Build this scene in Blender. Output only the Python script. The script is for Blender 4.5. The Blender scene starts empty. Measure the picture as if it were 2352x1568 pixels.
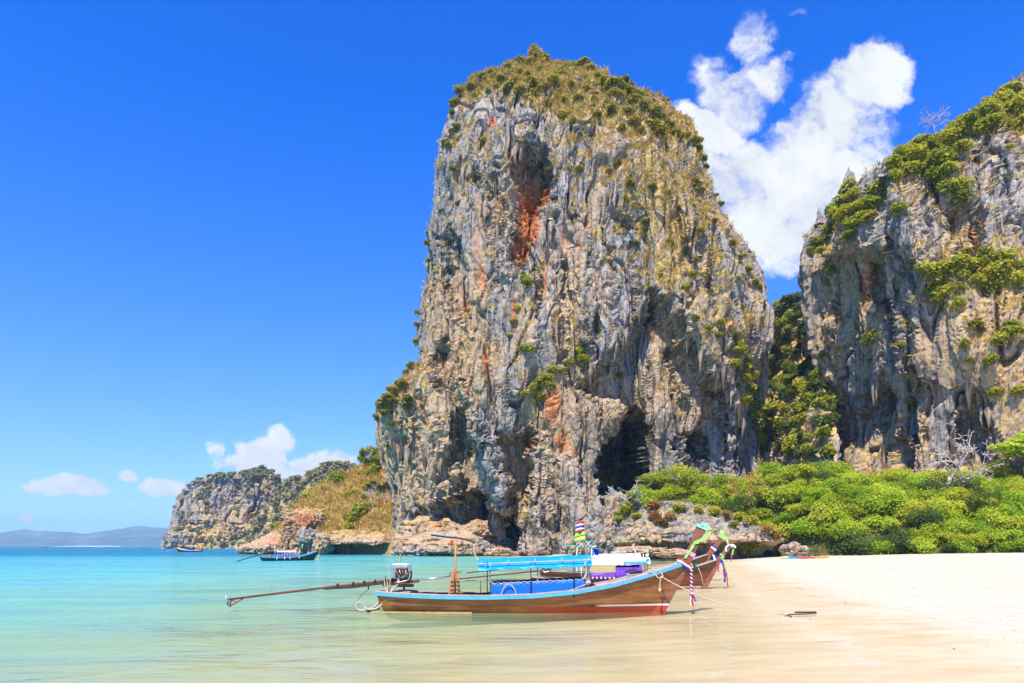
import bpy, math, random
import numpy as np
from mathutils import Vector, Matrix, Quaternion
R = math.radians
SC = bpy.context.scene
COL = SC.collection
F32 = np.float32

# ------------------------------------------------------------------ camera, sky, sun, exposure
CAM_H = 2.1
cam = bpy.data.cameras.new('camera'); camo = bpy.data.objects.new('camera', cam); COL.objects.link(camo)
cam.lens = 24.0; cam.sensor_width = 36.0; cam.sensor_fit = 'HORIZONTAL'
cam.shift_y = 588.0 / 2940.0                      # level camera, lens shifted up: horizon at 4/5 of the height
cam.clip_start = 0.1; cam.clip_end = 60000
camo.location = (0, 0, CAM_H); camo.rotation_euler = (R(90), 0, 0)
SC.camera = camo

SUN_EL, SUN_AZ = 58.0, -20.0                     # the sun stands high behind the camera, a little to its left
to_sun = Vector((math.sin(R(SUN_AZ)) * math.cos(R(SUN_EL)), -math.cos(R(SUN_AZ)) * math.cos(R(SUN_EL)), math.sin(R(SUN_EL))))
sl = bpy.data.lights.new('sun', 'SUN'); sl.energy = 5.0; sl.angle = R(0.53); sl.color = (1.0, 0.925, 0.80)
so = bpy.data.objects.new('sun', sl); COL.objects.link(so)
so.rotation_euler = to_sun.to_track_quat('Z', 'Y').to_euler(); so.location = (60, -60, 200)

SC.view_settings.view_transform = 'Standard'; SC.view_settings.look = 'None'
SC.view_settings.gamma = 1.0; SC.view_settings.use_curve_mapping = False
SC.view_settings.exposure = 0.68
cy = SC.cycles
cy.max_bounces = 6; cy.diffuse_bounces = 1; cy.glossy_bounces = 3; cy.transmission_bounces = 4
cy.transparent_max_bounces = 8; cy.volume_bounces = 0; cy.caustics_reflective = False; cy.caustics_refractive = False
cy.use_denoising = True
try:
    cy.denoising_input_passes = 'RGB_ALBEDO_NORMAL'
except Exception:
    pass

def nd(nt, typ, **kw):
    n = nt.nodes.new(typ)
    for k, v in kw.items():
        if k == 'ins':
            for a, b in v.items():
                n.inputs[a].default_value = b
        else:
            setattr(n, k, v)
    return n

def build_world():
    w = bpy.data.worlds.new('World'); SC.world = w; w.use_nodes = True
    nt = w.node_tree; nt.nodes.clear(); L = nt.links.new
    out = nd(nt, 'ShaderNodeOutputWorld'); bg = nd(nt, 'ShaderNodeBackground'); bg.inputs[1].default_value = SKY_S
    tc = nd(nt, 'ShaderNodeTexCoord'); sp = nd(nt, 'ShaderNodeSeparateXYZ'); L(tc.outputs['Generated'], sp.inputs[0])
    sky = nd(nt, 'ShaderNodeTexSky'); sky.sky_type = 'NISHITA'; sky.sun_disc = False
    sky.sun_elevation = R(SUN_EL); sky.sun_rotation = R(180 - SUN_AZ)
    sky.air_density = 1.0; sky.dust_density = 0.0; sky.ozone_density = 3.0; sky.altitude = 0
    # keep off the white band right at the horizon
    zz = nd(nt, 'ShaderNodeMath', operation='MULTIPLY_ADD', ins={1: 0.68, 2: 0.085}); L(sp.outputs[2], zz.inputs[0])
    cv = nd(nt, 'ShaderNodeCombineXYZ'); L(sp.outputs[0], cv.inputs[0]); L(sp.outputs[1], cv.inputs[1]); L(zz.outputs[0], cv.inputs[2])
    nv = nd(nt, 'ShaderNodeVectorMath', operation='NORMALIZE'); L(cv.outputs[0], nv.inputs[0]); L(nv.outputs[0], sky.inputs[0])
    hs = nd(nt, 'ShaderNodeHueSaturation'); hs.inputs['Saturation'].default_value = 1.45; hs.inputs['Value'].default_value = 1.14; hs.inputs['Hue'].default_value = 0.525
    L(sky.outputs[0], hs.inputs['Color']); L(hs.outputs[0], bg.inputs[0])
    # clouds: soft lobes on the sky (direction = x/y, z/y ahead), broken up by noise; each bank is only worked out where it stands
    my = nd(nt, 'ShaderNodeMath', operation='MAXIMUM', ins={1: 0.05}); L(sp.outputs[1], my.inputs[0])
    dx = nd(nt, 'ShaderNodeMath', operation='DIVIDE'); L(sp.outputs[0], dx.inputs[0]); L(my.outputs[0], dx.inputs[1])
    dz = nd(nt, 'ShaderNodeMath', operation='DIVIDE'); L(sp.outputs[2], dz.inputs[0]); L(my.outputs[0], dz.inputs[1])
    def mth(op, a, b):
        m = nd(nt, 'ShaderNodeMath', operation=op)
        for k, v in enumerate((a, b)):
            if hasattr(v, 'is_linked'): L(v, m.inputs[k])
            else: m.inputs[k].default_value = v
        return m.outputs[0]
    base = bg.outputs[0]
    for box, lobes, wsc, wam, nsc, er in CLOUDS:
        x0, x1, y0, y1 = (box[0] - 1176) / 1568, (box[1] - 1176) / 1568, (1254.4 - box[3]) / 1568, (1254.4 - box[2]) / 1568
        g = mth('MULTIPLY', mth('COMPARE', dx.outputs[0], (x0 + x1) / 2), 1.0); g.node.inputs[0].links[0].from_node.inputs[2].default_value = (x1 - x0) / 2
        g2 = mth('COMPARE', dz.outputs[0], (y0 + y1) / 2); g2.node.inputs[2].default_value = (y1 - y0) / 2
        gate = mth('MULTIPLY', mth('MULTIPLY', g, g2), mth('GREATER_THAN', sp.outputs[1], .1))
        cb = nd(nt, 'ShaderNodeCombineXYZ'); L(dx.outputs[0], cb.inputs[0]); L(dz.outputs[0], cb.inputs[1])
        def warp(src, scale, amt, detail):
            n = nd(nt, 'ShaderNodeTexNoise', ins={'Scale': scale, 'Detail': detail, 'Roughness': 0.6}); L(src, n.inputs['Vector'])
            v = nd(nt, 'ShaderNodeVectorMath', operation='SUBTRACT'); L(n.outputs['Color'], v.inputs[0]); v.inputs[1].default_value = (0.5, 0.5, 0.5)
            m = nd(nt, 'ShaderNodeVectorMath', operation='SCALE'); L(v.outputs[0], m.inputs[0]); m.inputs['Scale'].default_value = amt
            a = nd(nt, 'ShaderNodeVectorMath', operation='ADD'); L(src, a.inputs[0]); L(m.outputs[0], a.inputs[1]); return a.outputs[0]
        p = warp(cb.outputs[0], wsc, wam, 6.0); acc = None
        for cx, cyy, rx, ry, s in lobes:
            c = nd(nt, 'ShaderNodeVectorMath', operation='MULTIPLY_ADD'); L(p, c.inputs[0]); c.inputs[1].default_value = (1568 / rx, 1568 / ry, 0)
            c.inputs[2].default_value = (-(cx - 1176) / rx, -(1254.4 - cyy) / ry, 0)
            d = nd(nt, 'ShaderNodeVectorMath', operation='LENGTH'); L(c.outputs[0], d.inputs[0])
            mr = nd(nt, 'ShaderNodeMapRange', interpolation_type='SMOOTHSTEP', ins={1: 1.55, 2: 0.3, 3: 0.0, 4: s}); L(d.outputs['Value'], mr.inputs[0])
            acc = mr.outputs[0] if acc is None else mth('MAXIMUM', acc, mr.outputs[0])
        n2 = nd(nt, 'ShaderNodeTexNoise', ins={'Scale': nsc, 'Detail': 7.0, 'Roughness': 0.62}); L(p, n2.inputs['Vector'])
        f = mth('ADD', mth('MULTIPLY_ADD', acc, 1.35), mth('MULTIPLY_ADD', n2.outputs[0], er)); f.node.inputs[0].links[0].from_node.inputs[2].default_value = -.5; f.node.inputs[1].links[0].from_node.inputs[2].default_value = -.5 * er
        a0 = nd(nt, 'ShaderNodeMapRange', interpolation_type='SMOOTHSTEP', ins={1: 0.0, 2: 0.78 if wsc < 10 else 0.55, 3: 0.0, 4: 0.985}); L(f, a0.inputs[0])
        a1 = nd(nt, 'ShaderNodeMapRange', interpolation_type='SMOOTHSTEP', ins={1: 0.02, 2: 0.3, 3: 0.0, 4: 1.0}); L(acc, a1.inputs[0])
        al = nd(nt, 'ShaderNodeMath', operation='MULTIPLY'); L(a0.outputs[0], al.inputs[0]); L(a1.outputs[0], al.inputs[1])
        cc = nd(nt, 'ShaderNodeMapRange', ins={1: 0.32, 2: 0.62, 3: 0.80, 4: 1.02}); L(n2.outputs[0], cc.inputs[0])
        cs = nd(nt, 'ShaderNodeVectorMath', operation='SCALE'); cs.inputs[0].default_value = (.61, .63, .65); L(cc.outputs[0], cs.inputs['Scale'])
        bc = nd(nt, 'ShaderNodeBackground'); L(cs.outputs[0], bc.inputs[0]); bc.inputs[1].default_value = 1.0
        gs = mth('MULTIPLY', gate, al.outputs[0])
        m1 = nd(nt, 'ShaderNodeMixShader'); L(al.outputs[0], m1.inputs[0]); L(base, m1.inputs[1]); L(bc.outputs[0], m1.inputs[2])
        m2 = nd(nt, 'ShaderNodeMixShader'); L(gate, m2.inputs[0]); L(base, m2.inputs[1]); L(m1.outputs[0], m2.inputs[2])
        base = m2.outputs[0]
    L(base, out.inputs[0])
SKY_S = 0.15
CLOUDS = [((1440, 2180, -30, 740), [(1770, 490, 190, 165, 1), (1860, 400, 190, 150, 1), (1680, 390, 140, 110, 1), (1930, 280, 120, 130, 1), (2000, 165, 95, 80, 1), (1630, 290, 90, 65, 1), (1700, 215, 110, 75, .9), (1640, 160, 75, 70, .66), (1735, 95, 55, 90, .6), (1770, 185, 90, 55, .85),
           (1800, 175, 50, 40, .6), (1800, 610, 110, 50, .8), (1950, 470, 120, 150, .95), (1815, 25, 35, 16, .4), (2030, 310, 60, 60, .6)], 7.0, .15, 10.0, 2.5),
          ((440, 880, 960, 1180), [(600, 1045, 70, 45, 1), (645, 1005, 34, 34, .9), (560, 1075, 80, 32, .85), (492, 1040, 22, 40, .5), (745, 1062, 90, 40, .95), (640, 1100, 110, 40, 1), (720, 1095, 80, 40, .9)], 16.0, .06, 24.0, 2.2),
          ((0, 440, 1060, 1240), [(160, 1112, 95, 26, 1), (100, 1113, 75, 18, .7), (222, 1128, 45, 13, .8), (290, 1093, 30, 17, .8), (368, 1122, 62, 26, 1), (60, 1187, 22, 14, .7), (310, 1161, 24, 8, .55)], 16.0, .03, 26.0, 1.3)]
build_world(); SC.world.cycles.sampling_method = 'MANUAL'; SC.world.cycles.sample_map_resolution = 64

# ------------------------------------------------------------------ helpers
def V(x, y, Y):
    """photo measured on a 2352-wide print -> world point at distance Y"""
    return np.array([(x - 1176) / 1568 * Y, Y, CAM_H - (y - 1254.4) / 1568 * Y])
def P(x, y, Y):
    return V(x * .8, y * .8, Y)
rng = np.random.default_rng(7)
_perm = np.random.default_rng(11).permutation(256).astype(np.int32); _perm = np.concatenate([_perm, _perm])
_g = np.random.default_rng(5).normal(size=(256, 3)); _g = (_g / np.linalg.norm(_g, axis=1)[:, None] * 1.5).astype(F32)
def pn(x, y, z, seed=0):
    x = np.asarray(x, F32) + F32(seed * 17.31); y = np.asarray(y, F32) + F32(seed * 9.17); z = np.asarray(z, F32) + F32(seed * 5.77)
    xi = np.floor(x).astype(np.int32); yi = np.floor(y).astype(np.int32); zi = np.floor(z).astype(np.int32)
    fx = x - xi; fy = y - yi; fz = z - zi
    u = fx * fx * fx * (fx * (fx * 6 - 15) + 10); v = fy * fy * fy * (fy * (fy * 6 - 15) + 10); w = fz * fz * fz * (fz * (fz * 6 - 15) + 10)
    xi &= 255; yi &= 255; zi &= 255
    def h(a, b, c):
        g = _g[_perm[_perm[_perm[(xi + a) & 255] + ((yi + b) & 255)] + ((zi + c) & 255)]]
        return g[..., 0] * (fx - a) + g[..., 1] * (fy - b) + g[..., 2] * (fz - c)
    def l(a, b, t): return a + (b - a) * t
    return l(l(l(h(0, 0, 0), h(1, 0, 0), u), l(h(0, 1, 0), h(1, 1, 0), u), v), l(l(h(0, 0, 1), h(1, 0, 1), u), l(h(0, 1, 1), h(1, 1, 1), u), v), w)
def fbm(x, y, z, o=4, seed=0, g=.5):
    r = 0; a = 1.0; f = 1.0
    for i in range(o):
        r = r + a * pn(x * f, y * f, z * f, seed + i); a *= g; f *= 2.03
    return r
def ridge(x, y, z, o=3, seed=0):
    r = 0; a = 1.0; f = 1.0
    for i in range(o):
        r = r + a * (1 - 2 * np.abs(pn(x * f, y * f, z * f, seed + i))); a *= .5; f *= 2.1
    return r
def worley(x, y, z, seed=0):
    x = np.asarray(x, F32); y = np.asarray(y, F32); z = np.asarray(z, F32)
    xi = np.floor(x).astype(np.int32); yi = np.floor(y).astype(np.int32); zi = np.floor(z).astype(np.int32)
    f1 = np.full(x.shape, 9, F32); f2 = np.full(x.shape, 9, F32); idv = np.zeros(x.shape, F32)
    jt = np.random.default_rng(100 + seed).random((256, 4)).astype(F32)
    for a in (-1, 0, 1):
        for b in (-1, 0, 1):
            for c in (-1, 0, 1):
                j = jt[_perm[_perm[_perm[(xi + a) & 255] + ((yi + b) & 255)] + ((zi + c) & 255)]]
                d = (xi + a + j[..., 0] - x) ** 2 + (yi + b + j[..., 1] - y) ** 2 + (zi + c + j[..., 2] - z) ** 2
                n = d < f1
                f2 = np.where(n, f1, np.minimum(f2, d)); idv = np.where(n, j[..., 3], idv); f1 = np.where(n, d, f1)
    return np.sqrt(f1), np.sqrt(f2), idv
def sstep(a, b, x):
    t = np.clip((x - a) / (b - a), 0, 1); return t * t * (3 - 2 * t)

def link(o, parent=None):
    COL.objects.link(o)
    if parent is not None: o.parent = parent
    return o
def np_mesh(name, verts, faces, smooth=True):
    """faces: (n,3) or (n,4) int array"""
    me = bpy.data.meshes.new(name); verts = np.ascontiguousarray(verts, F32); faces = np.ascontiguousarray(faces, np.int32)
    k = faces.shape[1]; n = len(faces)
    me.vertices.add(len(verts)); me.vertices.foreach_set('co', verts.ravel())
    me.loops.add(n * k); me.loops.foreach_set('vertex_index', faces.ravel())
    me.polygons.add(n); me.polygons.foreach_set('loop_start', np.arange(0, n * k, k, dtype=np.int32))
    me.polygons.foreach_set('use_smooth', np.full(n, smooth))
    me.update(calc_edges=True)
    return me
def vcol(me, name, rgba):
    a = me.color_attributes.new(name, 'FLOAT_COLOR', 'POINT'); a.data.foreach_set('color', np.ascontiguousarray(rgba, F32).ravel())
def mobj(name, me, mat, parent=None):
    o = bpy.data.objects.new(name, me)
    if mat is not None: me.materials.append(mat)
    return link(o, parent)
def tag(o, label=None, cat=None, group=None, kind=None):
    if label: o['label'] = label
    if cat: o['category'] = cat
    if group: o['group'] = group
    if kind: o['kind'] = kind
    return o
def empty(name, loc, rz=0, scale=1.0):
    o = bpy.data.objects.new(name, None); o.empty_display_size = .3; link(o)
    o.location = loc; o.rotation_euler = (0, 0, rz); o.scale = (scale,) * 3
    return o
def nest(root, part, names):
    """make the pieces called names sub-parts of the part (all share the thing's frame)"""
    ch = [o for o in root.children]; host = next(o for o in ch if o.name.split('.')[0] == part)
    for o in ch:
        if o is not host and o.name.split('.')[0] in names: o.parent = host
def grid_faces(nr, nc, wrap=False):
    i = np.arange(nr - 1)[:, None] * nc; j = np.arange(nc if wrap else nc - 1)[None, :]
    j2 = (j + 1) % nc
    return np.stack([i + j, i + j2, i + nc + j2, i + nc + j], -1).reshape(-1, 4)

# ------------------------------------------------------------------ materials
def new_mat(name):
    m = bpy.data.materials.new(name); m.use_nodes = True; nt = m.node_tree; nt.nodes.clear()
    out = nd(nt, 'ShaderNodeOutputMaterial'); return m, nt, out, nt.links.new
def ramp(nt, src, stops):
    r = nd(nt, 'ShaderNodeValToRGB'); e = r.color_ramp.elements
    while len(e) < len(stops): e.new(0.5)
    for i, (p, c) in enumerate(stops):
        e[i].position = p; e[i].color = (*c, 1) if len(c) == 3 else c
    nt.links.new(src, r.inputs[0]); return r.outputs[0]
def nz(nt, scale, detail=4, rough=.55, mapping=None, coord='Object', dist=0.0):
    tc = nd(nt, 'ShaderNodeTexCoord'); src = tc.outputs[coord]
    if mapping:
        mp = nd(nt, 'ShaderNodeMapping'); mp.inputs['Scale'].default_value = mapping; nt.links.new(src, mp.inputs[0]); src = mp.outputs[0]
    n = nd(nt, 'ShaderNodeTexNoise', ins={'Scale': scale, 'Detail': detail, 'Roughness': rough, 'Distortion': dist}); nt.links.new(src, n.inputs['Vector'])
    return n.outputs[0]
def mixc(nt, fac, a, b, mode='MIX'):
    m = nd(nt, 'ShaderNodeMix', data_type='RGBA', blend_type=mode)
    for sock, v in ((m.inputs[0], fac), (m.inputs[6], a), (m.inputs[7], b)):
        if hasattr(v, 'is_linked'): nt.links.new(v, sock)
        else: sock.default_value = v if not isinstance(v, tuple) or len(v) == 4 else (*v, 1)
    return m.outputs[2]
def math_(nt, op, a, b=None, c=None, clamp=False):
    m = nd(nt, 'ShaderNodeMath', operation=op); m.use_clamp = clamp
    for i, v in enumerate((a, b, c)):
        if v is None: continue
        if hasattr(v, 'is_linked'): nt.links.new(v, m.inputs[i])
        else: m.inputs[i].default_value = v
    return m.outputs[0]
def mapr(nt, src, a, b, c=0., d=1.):
    m = nd(nt, 'ShaderNodeMapRange', interpolation_type='SMOOTHSTEP', ins={1: a, 2: b, 3: c, 4: d}); nt.links.new(src, m.inputs[0]); return m.outputs[0]
def bump(nt, h, strength=.5, dist=.1):
    b = nd(nt, 'ShaderNodeBump', ins={'Strength': strength, 'Distance': dist}); nt.links.new(h, b.inputs['Height']); return b.outputs[0]
def principled(nt, out, col, rough=.6, spec=.3, normal=None, metal=0.0):
    b = nd(nt, 'ShaderNodeBsdfPrincipled')
    for k, v in (('Base Color', col), ('Roughness', rough), ('Metallic', metal), ('Specular IOR Level', spec)):
        if hasattr(v, 'is_linked'): nt.links.new(v, b.inputs[k])
        else: b.inputs[k].default_value = (*v, 1) if isinstance(v, tuple) and len(v) == 3 else v
    if normal is not None: nt.links.new(normal, b.inputs['Normal'])
    nt.links.new(b.outputs[0], out.inputs[0]); return b
M = {}
def paint(name, col, rough=.5, var=.25, scale=6, spec=.35, metal=0., bumpd=.0, dark=None):
    m, nt, out, L = new_mat(name)
    n = nz(nt, scale, 5, .6); n2 = nz(nt, scale * 7, 3, .6)
    lo = dark or tuple(c * (1 - var * 1.6) for c in col); hi = tuple(min(1, c * (1 + var * .5)) for c in col)
    f = math_(nt, 'ADD', math_(nt, 'MULTIPLY', n, .65), math_(nt, 'MULTIPLY', n2, .35))
    c = ramp(nt, f, [(.3, lo), (.5, col), (.72, hi)])
    nrm = bump(nt, n2, .6, bumpd) if bumpd else None
    principled(nt, out, c, rough, spec, nrm, metal); M[name] = m; return m

def rock_mat(name, base=((.03, .027, .024), (.15, .137, .123), (.325, .303, .278), (.53, .50, .46)), tan=(.50, .34, .19), orange=(.62, .155, .03), vs=.10, k=1.0, tan_noise=.5, streak=1.0):
    m, nt, out, L = new_mat(name)
    at = nd(nt, 'ShaderNodeAttribute', attribute_name='mask'); sp = nd(nt, 'ShaderNodeSeparateColor'); L(at.outputs['Color'], sp.inputs[0])
    a = nz(nt, .42 * k, 5, .62, (1, 1, vs), dist=.5); b = nz(nt, 2.5 * k, 5, .68, (1, 1, vs * .5)); c = nz(nt, 1.2 * k, 5, .62); e = nz(nt, .10 * k, 4, .55, (1, 1, .4))
    f = math_(nt, 'ADD', math_(nt, 'MULTIPLY', a, .36), math_(nt, 'ADD', math_(nt, 'MULTIPLY', b, .42), math_(nt, 'MULTIPLY', c, .22)))
    col = ramp(nt, f, [(.35, base[0]), (.43, base[1]), (.51, base[2]), (.62, base[3])])
    # warm stained stripes everywhere, stronger where the mask says
    tn = math_(nt, 'ADD', math_(nt, 'MULTIPLY', sp.outputs[1], .72), math_(nt, 'MULTIPLY_ADD', e, 1.5, -.72 + tan_noise * .4))
    tm = mapr(nt, math_(nt, 'ADD', tn, math_(nt, 'MULTIPLY_ADD', a, 1.5, -.75)), .12, .62)
    tcol = ramp(nt, c, [(.3, tuple(x * .5 for x in tan)), (.5, tan), (.7, tuple(min(.7, x * 1.3) for x in tan))])
    col = mixc(nt, math_(nt, 'MULTIPLY', tm, .82), col, tcol)
    om = mapr(nt, math_(nt, 'ADD', sp.outputs[0], math_(nt, 'MULTIPLY_ADD', b, 1.5, -.75)), .25, .7)
    ocol = ramp(nt, c, [(.3, tuple(x * .5 for x in orange)), (.5, orange), (.72, (min(.75, orange[0] * 1.35), orange[1] * 1.9, orange[2] * 3))])
    col = mixc(nt, math_(nt, 'MULTIPLY', om, .9), col, ocol)
    # black algae streaks running down; the dark mask adds painted shade in hollows
    s = nz(nt, 1.0 * k, 4, .6, (1, 1, .05)); s2 = nz(nt, .14 * k, 3, .5)
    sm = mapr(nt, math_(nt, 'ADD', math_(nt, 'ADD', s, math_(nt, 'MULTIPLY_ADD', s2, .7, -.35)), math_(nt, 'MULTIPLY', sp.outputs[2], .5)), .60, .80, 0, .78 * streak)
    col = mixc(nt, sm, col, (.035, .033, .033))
    ln = nz(nt, 1.7 * k, 4, .62, (1, 1, .03), dist=.2); col = mixc(nt, mapr(nt, ln, .57, .66, 0, .8 * streak), col, (.06, .052, .047))
    # thin grass and lichen on the ledges
    gm = math_(nt, 'MULTIPLY', at.outputs['Alpha'], mapr(nt, c, .38, .56))
    gcol = ramp(nt, c, [(.35, (.27, .20, .05)), (.52, (.52, .34, .10)), (.68, (.64, .44, .15))])
    col = mixc(nt, gm, col, gcol)
    h = math_(nt, 'ADD', math_(nt, 'MULTIPLY', b, .8), math_(nt, 'MULTIPLY', c, .8))
    principled(nt, out, col, .9, .12, bump(nt, h, .8, .5 / k)); M[name] = m; return m

def leaf_mat(name, stops, trans=.35, spec=.25):
    """stops: ramp over (per-leaf value + per-plant shift)"""
    m, nt, out, L = new_mat(name)
    at = nd(nt, 'ShaderNodeAttribute', attribute_name='lc'); oi = nd(nt, 'ShaderNodeObjectInfo')
    f = math_(nt, 'ADD', at.outputs['Fac'], math_(nt, 'MULTIPLY_ADD', oi.outputs['Random'], .46, -.23))
    c = ramp(nt, f, stops)
    d = nd(nt, 'ShaderNodeBsdfPrincipled'); L(c, d.inputs['Base Color']); d.inputs['Roughness'].default_value = .55; d.inputs['Specular IOR Level'].default_value = spec
    t = nd(nt, 'ShaderNodeBsdfTranslucent'); L(mixc(nt, .3, c, (.6, .6, .05), 'MIX'), t.inputs[0])
    mx = nd(nt, 'ShaderNodeMixShader'); mx.inputs[0].default_value = trans; L(d.outputs[0], mx.inputs[1]); L(t.outputs[0], mx.inputs[2])
    L(mx.outputs[0], out.inputs[0]); M[name] = m; return m

# ------------------------------------------------------------------ beach, sea bed, sea
_XSY = np.array([-200, 0, 10.5, 14, 24, 34, 47, 80, 100, 107, 114, 122, 140, 150, 170, 400, 9000.])
_XSX = np.array([-45, 3.3, 6.0, 7.2, 9.4, 11.8, 15.4, 24.5, 32, 33, 30, 24, 10, 2, -15, -120, -3000.])
def shore(Y): return np.interp(Y, _XSY, _XSX)
def ground_z(X, Y):
    s = X - shore(Y) + .55 * pn(Y * .09, X * .03, 0 * X, 3) * np.clip(Y / 25, .4, 2.0)
    sp_ = np.maximum(s, 0); up = 1.45 * (1 - np.exp(-(sp_ * .016 + .05 * np.log1p(np.exp(np.clip((sp_ - 3.2) * 1.4, -30, 60))) / 1.4) / 1.45))
    dn = np.minimum(s, 0); dn = -2.3 * (1 - np.exp((dn * .02 - .032 * np.maximum(-dn - 2.5, 0)) / 2.3))
    far = sstep(118, 190, Y) * sstep(0, 60, -s) * 7 + sstep(60, 400, -s) * 5
    return np.where(s > 0, up, dn - far)

def beach():
    xs = np.concatenate([np.linspace(-9000, -300, 12), np.linspace(-240, -30, 60), np.linspace(-29, 35, 210), np.linspace(35.6, 160, 110), np.linspace(180, 9000, 14)])
    ys = np.concatenate([np.linspace(-9000, -150, 10), np.linspace(-100, -5, 20), np.linspace(-4, 40, 200), np.linspace(40.5, 130, 130), np.linspace(132, 320, 60), np.linspace(400, 9000, 12)])
    X, Y = np.meshgrid(xs, ys)
    Z = ground_z(X, Y)
    near = np.exp(-np.maximum(np.hypot(X - 8, Y - 15) - 25, 0) / 40)
    s = X - shore(Y)
    dry = sstep(1.5, 9, s)
    # footprints and soft hummocks on the dry part
    f1, f2, idv = worley(X * 1.7, Y * 1.7, 0 * X, 4)
    Z = Z + near * dry * (.035 * fbm(X * .5, Y * .5, 0 * X, 3, 8) - .05 * sstep(.34, .1, f1) * (idv > .45))
    Z = np.where(s < 0, Z + .03 * near * fbm(X * .35, Y * .8, 0 * X, 2, 21), Z)
    me = np_mesh('beach', np.stack([X, Y, Z], -1).reshape(-1, 3), grid_faces(len(ys), len(xs)))
    m, nt, out, L = new_mat('sand')
    geo = nd(nt, 'ShaderNodeNewGeometry'); sp = nd(nt, 'ShaderNodeSeparateXYZ'); L(geo.outputs['Position'], sp.inputs[0])
    n1 = nz(nt, .35, 5, .6); n2 = nz(nt, 3.2, 6, .68, (.6, 1.3, 1)); n3 = nz(nt, 60, 3, .6); n4 = nz(nt, 1.2, 5, .6, (.5, 1.4, 1))
    z = math_(nt, 'ADD', sp.outputs[2], math_(nt, 'MULTIPLY_ADD', n1, .22, -.11))
    z = math_(nt, 'ADD', z, math_(nt, 'MULTIPLY_ADD', n4, .12, -.06))
    dry = mapr(nt, z, .0, .13)
    cd = ramp(nt, math_(nt, 'ADD', math_(nt, 'MULTIPLY', n2, .6), math_(nt, 'MULTIPLY', n3, .4)), [(.3, (.38, .34, .235)), (.46, (.51, .475, .35)), (.62, (.58, .55, .425))])
    cw = ramp(nt, n4, [(.3, (.52, .405, .225)), (.55, (.60, .48, .285)), (.75, (.66, .555, .36))])
    c = mixc(nt, dry, cw, cd)
    sm = mapr(nt, n1, .50, .64, 0, .45); c = mixc(nt, sm, c, (.60, .49, .30))
    rough = mapr(nt, dry, 0, 1, .42, .9)
    h = math_(nt, 'ADD', math_(nt, 'MULTIPLY', n2, 1.0), math_(nt, 'MULTIPLY', n3, .25))
    hb = nd(nt, 'ShaderNodeBump', ins={'Distance': .05}); L(h, hb.inputs['Height']); L(mapr(nt, dry, 0, 1, .12, .8), hb.inputs['Strength'])
    principled(nt, out, c, rough, .3, hb.outputs[0])
    o = mobj('beach', me, m); tag(o, 'pale sandy beach sloping into clear shallow water', kind='structure')

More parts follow.
